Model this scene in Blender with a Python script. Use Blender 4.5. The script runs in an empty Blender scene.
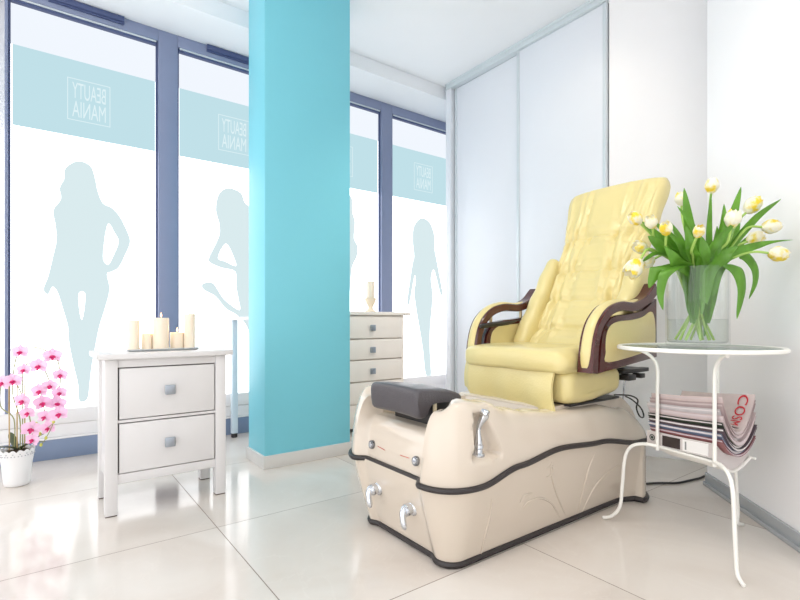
import bpy, bmesh, math, random
from mathutils import Vector, Matrix
random.seed(7)
R = math.radians
SC = bpy.context.scene
COL = SC.collection

# ------------------------------------------------------------------ camera
CH = 0.826; FPX = 485.0; HOR = 320.0; YAW = R(36.6)
SN, CN = math.sin(YAW), math.cos(YAW)
cd = bpy.data.cameras.new('camera'); cam = bpy.data.objects.new('camera', cd); COL.objects.link(cam)
cam.location = (0, 0, CH); cam.rotation_euler = (R(90), 0, -YAW)
cd.sensor_width = 36; cd.lens = 36 * FPX / 800; cd.shift_y = (HOR - 300) / 800; cd.clip_start = 0.02
SC.camera = cam

def _ray(px, py):
    a = (px - 400) / FPX; b = (HOR - py) / FPX
    return Vector((a * CN + SN, -a * SN + CN, b))
def atY(px, py, Y):
    r = _ray(px, py); return Vector((0, 0, CH)) + r * (Y / r.y)
def atX(px, py, X):
    r = _ray(px, py); return Vector((0, 0, CH)) + r * (X / r.x)
def atZ(px, py, Z=0.0):
    r = _ray(px, py); return Vector((0, 0, CH)) + r * ((Z - CH) / r.z)
def atD(px, py, d):
    return Vector((0, 0, CH)) + _ray(px, py) * d

# ------------------------------------------------------------------ materials
def lin(c):
    c = c / 255.0
    return c / 12.92 if c <= 0.04045 else ((c + 0.055) / 1.055) ** 2.4
def rgb(r, g, b): return (lin(r), lin(g), lin(b), 1.0)
MATS = {}
def mat(name, col, rough=0.5, metal=0.0, coat=0.0, var=0.04, nscale=6.0, bump=0.0, bscale=60.0, stretch=None,
        sss=0.0, spec=0.5, trans=0.0, transl=0.0):
    if name in MATS: return MATS[name]
    m = bpy.data.materials.new(name); m.use_nodes = True
    nt = m.node_tree; b = nt.nodes['Principled BSDF']
    b.inputs['Roughness'].default_value = rough; b.inputs['Metallic'].default_value = metal
    b.inputs['Coat Weight'].default_value = coat; b.inputs['Coat Roughness'].default_value = 0.05
    b.inputs['Specular IOR Level'].default_value = spec
    if sss:
        b.inputs['Subsurface Weight'].default_value = sss; b.inputs['Subsurface Radius'].default_value = (.02, .012, .006)
        b.inputs['Subsurface Scale'].default_value = 1.0
    if trans: b.inputs['Transmission Weight'].default_value = trans
    tc = nt.nodes.new('ShaderNodeTexCoord'); mp = nt.nodes.new('ShaderNodeMapping')
    nt.links.new(tc.outputs['Object'], mp.inputs['Vector'])
    if stretch: mp.inputs['Scale'].default_value = stretch
    nz = nt.nodes.new('ShaderNodeTexNoise'); nz.inputs['Scale'].default_value = nscale; nz.inputs['Detail'].default_value = 4
    nt.links.new(mp.outputs['Vector'], nz.inputs['Vector'])
    mx = nt.nodes.new('ShaderNodeMix'); mx.data_type = 'RGBA'
    nt.links.new(nz.outputs['Fac'], mx.inputs['Factor'])
    mx.inputs['A'].default_value = tuple(max(0, c * (1 - var)) for c in col[:3]) + (1,)
    mx.inputs['B'].default_value = tuple(min(1, c * (1 + var)) for c in col[:3]) + (1,)
    nt.links.new(mx.outputs['Result'], b.inputs['Base Color'])
    if bump:
        n2 = nt.nodes.new('ShaderNodeTexNoise'); n2.inputs['Scale'].default_value = bscale; n2.inputs['Detail'].default_value = 3
        nt.links.new(mp.outputs['Vector'], n2.inputs['Vector'])
        bp = nt.nodes.new('ShaderNodeBump'); bp.inputs['Strength'].default_value = bump; bp.inputs['Distance'].default_value = 0.01
        nt.links.new(n2.outputs['Fac'], bp.inputs['Height']); nt.links.new(bp.outputs['Normal'], b.inputs['Normal'])
    if transl: add_transl(nt, b, mx.outputs['Result'], transl)
    MATS[name] = m
    return m
def add_transl(nt, b, colsock, f):
    t = nt.nodes.new('ShaderNodeBsdfTranslucent'); nt.links.new(colsock, t.inputs['Color'])
    x = nt.nodes.new('ShaderNodeMixShader'); x.inputs[0].default_value = f
    nt.links.new(b.outputs[0], x.inputs[1]); nt.links.new(t.outputs[0], x.inputs[2])
    nt.links.new(x.outputs[0], nt.nodes['Material Output'].inputs['Surface'])

def mat_emit(name, col, s):
    m = bpy.data.materials.new(name); m.use_nodes = True; nt = m.node_tree
    for n in list(nt.nodes): nt.nodes.remove(n)
    o = nt.nodes.new('ShaderNodeOutputMaterial'); e = nt.nodes.new('ShaderNodeEmission')
    nz = nt.nodes.new('ShaderNodeTexNoise'); nz.inputs['Scale'].default_value = 1.3
    tc = nt.nodes.new('ShaderNodeTexCoord'); nt.links.new(tc.outputs['Object'], nz.inputs['Vector'])
    mx = nt.nodes.new('ShaderNodeMix'); mx.data_type = 'RGBA'; nt.links.new(nz.outputs['Fac'], mx.inputs['Factor'])
    mx.inputs['A'].default_value = tuple(c * .985 for c in col[:3]) + (1,); mx.inputs['B'].default_value = tuple(c * 1.015 for c in col[:3]) + (1,)
    nt.links.new(mx.outputs['Result'], e.inputs['Color']); e.inputs['Strength'].default_value = s
    nt.links.new(e.outputs[0], o.inputs['Surface'])
    return m

def mat_glass(name, tint=(0.97, 0.99, 0.98, 1), ior=1.45, fac=1.0):
    m = bpy.data.materials.new(name); m.use_nodes = True; nt = m.node_tree
    for n in list(nt.nodes): nt.nodes.remove(n)
    o = nt.nodes.new('ShaderNodeOutputMaterial')
    t = nt.nodes.new('ShaderNodeBsdfTransparent'); t.inputs['Color'].default_value = tint
    g = nt.nodes.new('ShaderNodeBsdfGlossy'); g.inputs['Roughness'].default_value = 0.02
    f = nt.nodes.new('ShaderNodeLayerWeight'); f.inputs['Blend'].default_value = .5
    pw = nt.nodes.new('ShaderNodeMath'); pw.operation = 'POWER'; pw.inputs[1].default_value = 5.0
    nt.links.new(f.outputs['Facing'], pw.inputs[0])
    mt = nt.nodes.new('ShaderNodeMath'); mt.operation = 'MULTIPLY_ADD'; mt.inputs[1].default_value = .55 * fac
    mt.inputs[2].default_value = ((ior - 1) / (ior + 1)) ** 2
    nt.links.new(pw.outputs[0], mt.inputs[0])
    x = nt.nodes.new('ShaderNodeMixShader'); nt.links.new(mt.outputs[0], x.inputs[0])
    nt.links.new(t.outputs[0], x.inputs[1]); nt.links.new(g.outputs[0], x.inputs[2]); nt.links.new(x.outputs[0], o.inputs['Surface'])
    return m

def mat_floor():
    m = bpy.data.materials.new('polished_stone_tile'); m.use_nodes = True; nt = m.node_tree; b = nt.nodes['Principled BSDF']
    N = nt.nodes.new; L = nt.links.new
    tc = N('ShaderNodeTexCoord'); sp = N('ShaderNodeSeparateXYZ'); L(tc.outputs['Object'], sp.inputs[0])
    def M(op, a, bv=None, c=None):
        n = N('ShaderNodeMath'); n.operation = op
        for i, v in enumerate((a, bv, c)):
            if v is None: continue
            if isinstance(v, (int, float)): n.inputs[i].default_value = v
            else: L(v, n.inputs[i])
        return n.outputs[0]
    def line(axis, off, step, w):
        u = M('DIVIDE', M('SUBTRACT', axis, off), step)
        fr = M('ABSOLUTE', M('SUBTRACT', u, M('ROUND', u)))
        return M('LESS_THAN', M('MULTIPLY', fr, step), w), M('FLOOR', u)
    lx, ix = line(sp.outputs['X'], 0.567 - .70, 0.867, 0.0016)
    ly, iy = line(sp.outputs['Y'], 1.166 - .65, 0.819, 0.0016)
    grout = M('MAXIMUM', lx, ly)
    cell = N('ShaderNodeCombineXYZ'); L(ix, cell.inputs[0]); L(iy, cell.inputs[1])
    wn = N('ShaderNodeTexWhiteNoise'); L(cell.outputs[0], wn.inputs['Vector'])
    va = N('ShaderNodeVectorMath'); va.operation = 'MULTIPLY_ADD'; va.inputs[1].default_value = (7, 7, 7)
    L(wn.outputs['Color'], va.inputs[0]); L(tc.outputs['Object'], va.inputs[2])
    nz = N('ShaderNodeTexNoise'); nz.inputs['Scale'].default_value = 1.6; nz.inputs['Detail'].default_value = 6; nz.inputs['Distortion'].default_value = 1.2
    L(va.outputs[0], nz.inputs['Vector'])
    cr = N('ShaderNodeValToRGB'); L(nz.outputs['Fac'], cr.inputs[0])
    cr.color_ramp.elements[0].position = .28; cr.color_ramp.elements[0].color = rgb(212, 201, 191)
    cr.color_ramp.elements[1].position = .75; cr.color_ramp.elements[1].color = rgb(229, 223, 216)
    n2 = N('ShaderNodeTexNoise'); n2.inputs['Scale'].default_value = 2.2; n2.inputs['Detail'].default_value = 5; n2.inputs['Distortion'].default_value = 2.5
    L(va.outputs[0], n2.inputs['Vector'])
    vein = M('LESS_THAN', M('ABSOLUTE', M('SUBTRACT', n2.outputs['Fac'], .5)), .006)
    mv = N('ShaderNodeMix'); mv.data_type = 'RGBA'; L(M('MULTIPLY', vein, .10), mv.inputs['Factor']); L(cr.outputs[0], mv.inputs['A']); mv.inputs['B'].default_value = rgb(240, 234, 226)
    mg = N('ShaderNodeMix'); mg.data_type = 'RGBA'; L(grout, mg.inputs['Factor']); L(mv.outputs['Result'], mg.inputs['A']); mg.inputs['B'].default_value = rgb(128, 112, 100)
    L(mg.outputs['Result'], b.inputs['Base Color'])
    L(M('ADD', M('MULTIPLY', grout, .5), M('MULTIPLY_ADD', nz.outputs['Fac'], .08, .08)), b.inputs['Roughness'])
    b.inputs['Specular IOR Level'].default_value = 0.6
    return m

def mat_tulip():
    m = bpy.data.materials.new('white_and_yellow_petal'); m.use_nodes = True; nt = m.node_tree; b = nt.nodes['Principled BSDF']
    tc = nt.nodes.new('ShaderNodeTexCoord'); nz = nt.nodes.new('ShaderNodeTexNoise'); nz.inputs['Scale'].default_value = 34; nz.inputs['Detail'].default_value = 3
    nt.links.new(tc.outputs['Object'], nz.inputs['Vector'])
    cr = nt.nodes.new('ShaderNodeValToRGB'); nt.links.new(nz.outputs['Fac'], cr.inputs[0])
    cr.color_ramp.elements[0].position = .47; cr.color_ramp.elements[0].color = rgb(255, 252, 236)
    cr.color_ramp.elements[1].position = .63; cr.color_ramp.elements[1].color = rgb(250, 226, 66)
    nt.links.new(cr.outputs[0], b.inputs['Base Color']); b.inputs['Roughness'].default_value = .5
    add_transl(nt, b, cr.outputs[0], .3)
    return m

wall_m = mat('white_wall_paint', rgb(248, 247, 248), .6, var=.01)
ceil_m = mat('white_ceiling_paint', rgb(240, 242, 245), .7, var=.01)
teal_m = mat('turquoise_wall_paint', rgb(122, 204, 220), .45, var=.02, nscale=2)
skirt_m = mat('grey_stone_skirting', rgb(214, 212, 208), .25, var=.03)
alu_m = mat('brushed_aluminium_skirting', rgb(190, 194, 198), .25, .35, var=.03)
frame_m = mat('grey_blue_window_frame', rgb(132, 141, 170), .35, var=.03)
frame_d = mat('dark_frame_gasket', rgb(72, 84, 124), .4, var=.03)
sill_m = mat('white_sill_board', rgb(240, 238, 238), .4, var=.02)
strip_m = mat('blue_grey_floor_strip', rgb(128, 144, 172), .3, var=.04)
door_m = mat('white_sliding_door', rgb(230, 233, 239), .35, var=.01)
rail_m = mat('pale_aluminium_rail', rgb(214, 222, 226), .3, .25, var=.02)
whitewood = mat('white_painted_wood', rgb(224, 222, 222), .35, var=.02, nscale=14, stretch=(1, 1, .15))
creamwood = mat('warm_white_painted_wood', rgb(252, 243, 233), .35, var=.02, nscale=14, stretch=(1, 1, .15))
gap_m = mat('gap_shade_and_glide_brown', rgb(82, 66, 56), .8)
knob_m = mat('brushed_steel_knob', rgb(168, 176, 186), .28, .85, var=.1, nscale=30)
chrome = mat('chrome', rgb(214, 218, 224), .07, 1.0, var=.01)
leather = mat('pale_yellow_leather', rgb(224, 208, 146), .30, var=.05, nscale=9, bump=.12, bscale=120, coat=.25)
wood_m = mat('glossy_maroon_wood', rgb(76, 27, 25), .22, coat=.4, var=.22, nscale=9, stretch=(.6, 6, 6))
spa_m = mat('glossy_cream_shell', rgb(218, 205, 189), .16, coat=.6, var=.012, nscale=3)
black_m = mat('black_rubber_trim', rgb(48, 42, 42), .4, var=.1)
char_m = mat('charcoal_leather', rgb(78, 74, 78), .42, var=.08, nscale=10, bump=.2, bscale=180, coat=.12)
dark_m = mat('black_plastic', rgb(34, 31, 31), .4, var=.1)
red_m = mat('red_print', rgb(205, 90, 75), .6)
tabl_m = mat('white_enamelled_metal', rgb(246, 244, 238), .3, var=.01)
wax_m = mat('ivory_wax', rgb(248, 234, 213), .45, var=.02, sss=.1)
tray_m = mat('pale_grey_ceramic', rgb(216, 222, 224), .25, var=.02)
pot_m = mat('white_ceramic', rgb(244, 243, 243), .35, var=.015)
soil_m = mat('dark_moss', rgb(74, 62, 48), .9, var=.4, nscale=60, bump=.8, bscale=90)
leaf_m = mat('tulip_leaf_green', rgb(106, 160, 56), .3, var=.5, nscale=26, stretch=(1, 1, .3), transl=.35)
stem_m = mat('tulip_stem_green', rgb(164, 198, 96), .45, var=.12, nscale=30)
oleaf_m = mat('dark_orchid_leaf', rgb(74, 84, 52), .4, var=.3, nscale=20)
ostem_m = mat('orchid_stem', rgb(150, 150, 96), .5, var=.2, nscale=30)
stake_m = mat('tan_cane', rgb(196, 168, 120), .6, var=.15, nscale=40)
opet_m = mat('pale_pink_petal', rgb(248, 204, 231), .5, var=.10, nscale=42, transl=.3)
olip_m = mat('magenta_lip', rgb(214, 44, 116), .5, var=.25, nscale=60)
bud_m = mat('yellow_green_bud', rgb(206, 204, 96), .5, var=.1)
tulip_m = mat_tulip()
glass_m = mat_glass('clear_glass', (.982, .993, .99, 1), 1.45, 1.0)
tglass_m = mat_glass('greenish_table_glass', (.84, .90, .885, 1), 1.5, 1.3)
water_m = mat_glass('water', (.965, .985, .978, 1), 1.33, .9)
paper_m = mat('magazine_paper', rgb(222, 212, 208), .55, var=.06, nscale=160, stretch=(.05, .05, 3))
floor_m = mat_floor()
WIN = 2.9
pane_hi = mat_emit('frosted_window_daylight', (.965, .98, 1.0), WIN)
pane_lo = mat_emit('frosted_window_daylight_upper', (.86, .905, .97), 1.03)
band_e = mat_emit('pale_teal_window_film', rgb(190, 221, 229), 1.04)  # films and lettering glow by themselves, standing for daylight behind them
sil_e = mat_emit('pale_grey_green_window_film', rgb(215, 232, 235), 1.04)
text_e = mat_emit('white_window_lettering', rgb(222, 240, 244), 1.03)
flame_e = mat_emit('candle_flame', (1.0, .55, .25), 6.0)

# ------------------------------------------------------------------ mesh helpers
ROOT = {}
def link(name, me, parent=None):
    o = bpy.data.objects.new(name, me); COL.objects.link(o)
    if parent is not None: o.parent = parent
    return o
def obj(name, bm, m, parent=None, sharp=40, recalc=True):
    if recalc: bmesh.ops.recalc_face_normals(bm, faces=bm.faces[:])
    if parent is not None:
        L = ROOT[parent]; bmesh.ops.translate(bm, verts=bm.verts[:], vec=-L)
    else:
        xs = [v.co.x for v in bm.verts]; ys = [v.co.y for v in bm.verts]; zs = [v.co.z for v in bm.verts]
        L = Vector(((min(xs) + max(xs)) / 2, (min(ys) + max(ys)) / 2, min(zs)))
        bmesh.ops.translate(bm, verts=bm.verts[:], vec=-L)
    me = bpy.data.meshes.new(name); bm.to_mesh(me); bm.free()
    me.materials.append(m)
    if sharp:
        for p in me.polygons: p.use_smooth = True
        me.set_sharp_from_angle(angle=R(sharp))
    o = link(name, me, parent)
    if parent is None: o.location = L
    ROOT[o] = L
    return o
def thing(name, label, cat, loc, group=None):
    o = bpy.data.objects.new(name, None); COL.objects.link(o); o.location = loc; o.empty_display_size = .05
    ROOT[o] = Vector(loc)
    return tag(o, label, cat, group)
def tag(o, label, cat, group=None, kind=None):
    o['label'] = label; o['category'] = cat
    if group: o['group'] = group
    if kind: o['kind'] = kind
    return o
def struct(o, label=None):
    o['kind'] = 'structure'
    if label: o['label'] = label
    return o
def sroot(name, loc, label):
    o = bpy.data.objects.new(name, None); COL.objects.link(o); o.location = loc; ROOT[o] = Vector(loc); o.empty_display_size = .05
    return struct(o, label)
def B(): return bmesh.new()
def merge(bm, b2):
    me = bpy.data.meshes.new('t'); b2.to_mesh(me); b2.free(); bm.from_mesh(me); bpy.data.meshes.remove(me)
def box(bm, x0, x1, y0, y1, z0, z1, bev=0.0, seg=2, rot=None):
    b2 = bmesh.new(); bmesh.ops.create_cube(b2, size=1)
    for v in b2.verts:
        v.co = Vector(((x0 + x1) / 2 + v.co.x * (x1 - x0), (y0 + y1) / 2 + v.co.y * (y1 - y0), (z0 + z1) / 2 + v.co.z * (z1 - z0)))
    if bev: bmesh.ops.bevel(b2, geom=b2.edges[:], offset=bev, segments=seg, affect='EDGES', profile=.5)
    if rot: bmesh.ops.transform(b2, matrix=rot, verts=b2.verts[:])
    merge(bm, b2); return bm
def prism(bm, pts, vec, bev=0.0, seg=2):
    """closed polygon pts (3d) extruded along vec"""
    b2 = bmesh.new(); vs = [b2.verts.new(p) for p in pts]; f = b2.faces.new(vs)
    r = bmesh.ops.extrude_face_region(b2, geom=[f]); nv = [g for g in r['geom'] if isinstance(g, bmesh.types.BMVert)]
    bmesh.ops.translate(b2, verts=nv, vec=Vector(vec))
    bmesh.ops.recalc_face_normals(b2, faces=b2.faces[:])
    if bev:
        es = [e for e in b2.edges if len(e.link_faces) == 2 and e.calc_face_angle(0) > .9]
        bmesh.ops.bevel(b2, geom=es, offset=bev, segments=seg, affect='EDGES', profile=.5)
    merge(bm, b2); return bm
def crom(pts, n=8, closed=False):
    pts = [Vector(p) for p in pts]; out = []
    m = len(pts); rng = m if closed else m - 1
    for i in range(rng):
        if closed: p0, p1, p2, p3 = pts[(i - 1) % m], pts[i], pts[(i + 1) % m], pts[(i + 2) % m]
        else: p0, p1, p2, p3 = pts[max(i - 1, 0)], pts[i], pts[i + 1], pts[min(i + 2, m - 1)]
        for k in range(n):
            t = k / n
            out.append(.5 * ((2 * p1) + (p2 - p0) * t + (2 * p0 - 5 * p1 + 4 * p2 - p3) * t * t + (3 * p1 - p0 - 3 * p2 + p3) * t ** 3))
    if not closed: out.append(pts[-1].copy())
    return out
def tube(bm, pts, r, seg=10, closed=False, cap=True):
    pts = [Vector(p) for p in pts]; n = len(pts); rings = []
    up = None
    for i, p in enumerate(pts):
        a = pts[(i - 1) % n] if closed or i > 0 else pts[i]; c = pts[(i + 1) % n] if closed or i < n - 1 else pts[i]
        t = (c - a).normalized()
        if up is None:
            up = Vector((0, 0, 1)) if abs(t.z) < .9 else Vector((1, 0, 0))
        u = (up - t * up.dot(t)).normalized(); w = t.cross(u); up = u
        rr = r[i] if isinstance(r, (list, tuple)) else r
        rings.append([bm.verts.new(p + (u * math.cos(2 * math.pi * k / seg) + w * math.sin(2 * math.pi * k / seg)) * rr) for k in range(seg)])
    for i in range(n if closed else n - 1):
        a, b = rings[i], rings[(i + 1) % n]
        for k in range(seg): bm.faces.new((a[k], a[(k + 1) % seg], b[(k + 1) % seg], b[k]))
    if cap and not closed:
        bm.faces.new(rings[0]); bm.faces.new(rings[-1][::-1])
    return bm
def lathe(bm, prof, c, seg=32, cap0=True, cap1=True, M=None):
    """prof: (r,z) list"""
    rings = []
    for r, z in prof:
        ring = []
        for k in range(seg):
            a = 2 * math.pi * k / seg; p = Vector((r * math.cos(a), r * math.sin(a), z))
            if M is not None: p = M @ p
            ring.append(bm.verts.new(Vector(c) + p))
        rings.append(ring)
    for a, b in zip(rings, rings[1:]):
        for k in range(seg): bm.faces.new((a[k], a[(k + 1) % seg], b[(k + 1) % seg], b[k]))
    if cap0: bm.faces.new(rings[0][::-1])
    if cap1: bm.faces.new(rings[-1])
    return bm
def loft(bm, loops, cap=True, closed_v=False):
    rings = [[bm.verts.new(p) for p in l] for l in loops]
    n = len(rings[0])
    prs = list(zip(rings, rings[1:]))
    if closed_v: prs.append((rings[-1], rings[0]))
    for a, b in prs:
        for k in range(n): bm.faces.new((a[k], a[(k + 1) % n], b[(k + 1) % n], b[k]))
    if cap and not closed_v:
        bm.faces.new(rings[0][::-1]); bm.faces.new(rings[-1])
    return bm
def grid(bm, rows):
    vs = [[bm.verts.new(p) for p in r] for r in rows]
    for a, b in zip(vs, vs[1:]):
        for k in range(len(a) - 1): bm.faces.new((a[k], a[k + 1], b[k + 1], b[k]))
    return bm
def S(a, b, x):
    t = max(0, min(1, (x - a) / (b - a))); return t * t * (3 - 2 * t)
def interp(tab, x):
    if x <= tab[0][0]: return tab[0][1]
    for (a, va), (b, vb) in zip(tab, tab[1:]):
        if x <= b:
            t = (x - a) / (b - a); t = t * t * (3 - 2 * t); return va + (vb - va) * t
    return tab[-1][1]
def frame_to(z):
    z = z.normalized(); a = Vector((0, 0, 1)) if abs(z.z) < .95 else Vector((1, 0, 0))
    x = a.cross(z).normalized(); y = z.cross(x)
    return Matrix((x, y, z)).transposed()

# ------------------------------------------------------------------ setting
ZC = 2.86
struct(obj('floor', box(B(), -3.2, 4.6, -2.6, 3.9, -.1, 0), floor_m, sharp=0), 'pale polished stone tiled floor')
struct(obj('ceiling', box(B(), -3.2, 4.6, -2.6, 3.17, ZC, ZC + .12), ceil_m, sharp=0), 'white ceiling')
struct(obj('trim_1', box(B(), -3.2, 4.6, 3.17, 3.95, 2.752, ZC + .12, .002), ceil_m), 'white dropped beam above the windows')
struct(obj('wall_front', box(B(), -3.2, 4.6, 3.66, 3.90, 0, 2.752), wall_m, sharp=0), 'outer wall behind the window frames')
bm = B(); box(bm, 1.0, 1.545, 2.60, 2.86, 0, ZC, .003)
struct(obj('wall_pillar', bm, teal_m), 'turquoise painted pillar')
bm = B(); box(bm, .988, 1.557, 2.588, 2.872, 0, .072, .003)
struct(obj('baseboard_pillar', bm, skirt_m), 'pale stone skirting around the turquoise pillar')
# 45 degree wall on the right
c0 = Vector((2.69, 1.035, 0)); dr = Vector((-.7071, -.7071, 0)); nr = Vector((.7071, -.7071, 0))
q = [c0, c0 + dr * 4.4, c0 + dr * 4.4 + nr * .3, c0 + nr * .62 + Vector((0.55, .0, 0)), Vector((3.6, 1.035, 0))]
struct(obj('wall_right', prism(B(), q, (0, 0, ZC)), wall_m, sharp=0), 'white wall beside the side table')
bm = B(); b0 = c0 - nr * .02 + dr * .0
prism(bm, [c0 - nr * .0005, c0 + dr * 4.4 - nr * .0005, c0 + dr * 4.4 - nr * .012, c0 - nr * .012], (0, 0, .062), .002)
prism(bm, [c0 - nr * .0005, c0 + dr * 4.4 - nr * .0005, c0 + dr * 4.4 - nr * .022, c0 - nr * .022], (0, 0, .018), .002)
struct(obj('baseboard_right', bm, alu_m), 'brushed metal skirting along the right wall')
struct(obj('wall_back', prism(B(), [Vector((2.855, 1.654, 0)), Vector((3.2, 1.04, 0)), Vector((3.6, 1.04, 0)), Vector((3.6, 3.6, 0)), Vector((3.45, 3.6, 0)), Vector((3.45, 1.7, 0))], (0, 0, ZC)), wall_m, sharp=0), 'white wall behind the chair')

# sliding wardrobe
w = thing('sliding_wardrobe', 'white floor to ceiling sliding door wardrobe behind the yellow chair', 'wardrobe', (3.1, 2.4, 0))
WX = 2.825
bm = B(); box(bm, WX + .06, 3.44, 1.655, 3.125, .0, ZC - .001); obj('carcass', bm, door_m, w)
bm = B(); box(bm, WX - .012, WX + .06, 1.655, 3.125, ZC - .055, ZC - .001, .002); box(bm, WX - .018, WX - .012, 1.655, 3.125, ZC - .018, ZC - .001); box(bm, WX - .018, WX - .012, 1.655, 3.125, ZC - .056, ZC - .046)
obj('top_track', bm, rail_m, w)
bm = B(); box(bm, WX - .01, WX + .06, 1.655, 3.125, 0, .03, .002); obj('bottom_track', bm, rail_m, w)
bm = B(); box(bm, WX - .012, WX + .06, 3.065, 3.125, .03, ZC - .055, .002); obj('side_post', bm, door_m, w)
def sdoor(y0, y1, x):
    d = obj('door', box(B(), x, x + .02, y0 + .012, y1 - .012, .035, ZC - .057, .001), door_m, w)
    for a in (y0, y1 - .022):
        obj('handle_profile', box(B(), x - .008, x + .022, a, a + .022, .034, ZC - .0565, .002), rail_m, d)
sdoor(2.335, 3.055, WX + .034); sdoor(1.657, 2.36, WX + .006)

# windows (four bays visible plus one running out of the frame)
PITCH = .895; PW = .775; YF = 3.53; YG = 3.575
def mirror_text(txt, size, cx, cz, name_parent, y):
    cu = bpy.data.curves.new('lettering', 'FONT'); cu.body = txt; cu.size = size; cu.align_x = 'CENTER'; cu.space_line = .82
    cu.extrude = .0004
    t = bpy.data.objects.new('tmp', cu); COL.objects.link(t)
    dg = bpy.context.evaluated_depsgraph_get(); me = bpy.data.meshes.new_from_object(t.evaluated_get(dg))
    bpy.data.objects.remove(t)
    return me
def film(name, loops, m, parent, y):
    cu = bpy.data.curves.new('f', 'CURVE'); cu.dimensions = '2D'; cu.fill_mode = 'BOTH'; cu.extrude = .0004
    for l in loops:
        pts = crom([(a, b, 0) for a, b in l], 4, True)
        sp = cu.splines.new('POLY'); sp.points.add(len(pts) - 1); sp.use_cyclic_u = True
        for k, p in enumerate(pts): sp.points[k].co = (p.x, p.y, 0, 1)
    t = bpy.data.objects.new('tmp', cu); COL.objects.link(t)
    dg = bpy.context.evaluated_depsgraph_get(); me = bpy.data.meshes.new_from_object(t.evaluated_get(dg))
    bpy.data.objects.remove(t)
    L = ROOT[parent]
    for v in me.vertices: v.co = Vector((v.co.x, y - v.co.z, v.co.y)) - L
    me.materials.clear(); me.materials.append(m)
    o = link(name, me, parent); ROOT[o] = L
    return o
def zz(px, py, sx=1.0): 
    p = atY(px, py, YG); return (p.x, p.z)
Z2 = 3.156
def sil_a():   # standing, one hand on the hip
    o = [(245,35),(285,50),(300,88),(308,128),(325,168),(352,182),(378,210),(402,258),(411,290),(398,325),(375,370),(350,385),(338,392),(346,440),(332,498),(314,556),(303,610),(290,680),(283,740),(276,786),(250,792),(246,740),(232,680),(218,610),(214,556),(198,500),(182,450),(166,432),(152,455),(137,440),(152,398),(166,340),(178,285),(174,232),(168,190),(192,155),(188,120),(202,92),(206,58)]
    h1 = [(343,232),(362,262),(374,290),(357,335),(341,362),(326,345),(328,300),(334,258)]
    h2 = [(249,452),(268,452),(266,500),(258,536),(250,500)]
    return [[zz(x / Z2, 150 + y / Z2) for x, y in l] for l in (o, h1, h2)]
def sil_b():   # one leg kicked back
    o = [(720,120),(690,140),(681,190),(692,235),(690,275),(660,338),(664,356),(700,372),(742,384),(745,430),(752,470),(756,505),(720,482),(700,462),(672,420),(640,422),(642,440),(680,462),(712,500),(748,522),(780,560),(800,640),(806,720),(812,790),(838,790),(838,700),(836,600),(842,480),(838,400),(815,330),(822,270),(812,210),(790,180),(772,165),(760,135)]
    h = [(708,298),(722,305),(738,340),(744,366),(712,352),(688,340)]
    return [[zz(x / Z2, 150 + y / Z2) for x, y in l] for l in (o, h)]
def sil_d():   # arms hanging at the sides
    o = [(421.5,218),(414,226),(412.5,240),(414,256),(412,266),(407,302),(409.5,303),(414.5,276),(415.5,283),(414,292),(416.5,312),(420,332),(423,352),(425.5,374),(431,376),(430,352),(430,330),(432.5,300),(432,288),(431,278),(434,270),(440,293),(442.5,292),(437,262),(434.5,248),(434.5,236),(430,223)]
    return [[zz(x, y) for x, y in o]]
def sil_c():
    o = [(340,205),(347,196),(352,198),(352.5,212),(355,222),(354,238),(357.5,246),(357,256),(352,268),(350,290),(347,330),(346,372),(338,372),(336,330),(334,290),(335,250),(336,225)]
    return [[zz(x, y) for x, y in o]]
wl = ['window bay at the far left edge with teal film', 'left window bay with lettering and a standing woman silhouette', 'window bay left of the turquoise pillar with a kicking woman silhouette', 'narrow window bay seen right of the turquoise pillar above the chest', 'right window bay beside the wardrobe with a slim woman silhouette']
bands = {}
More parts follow.
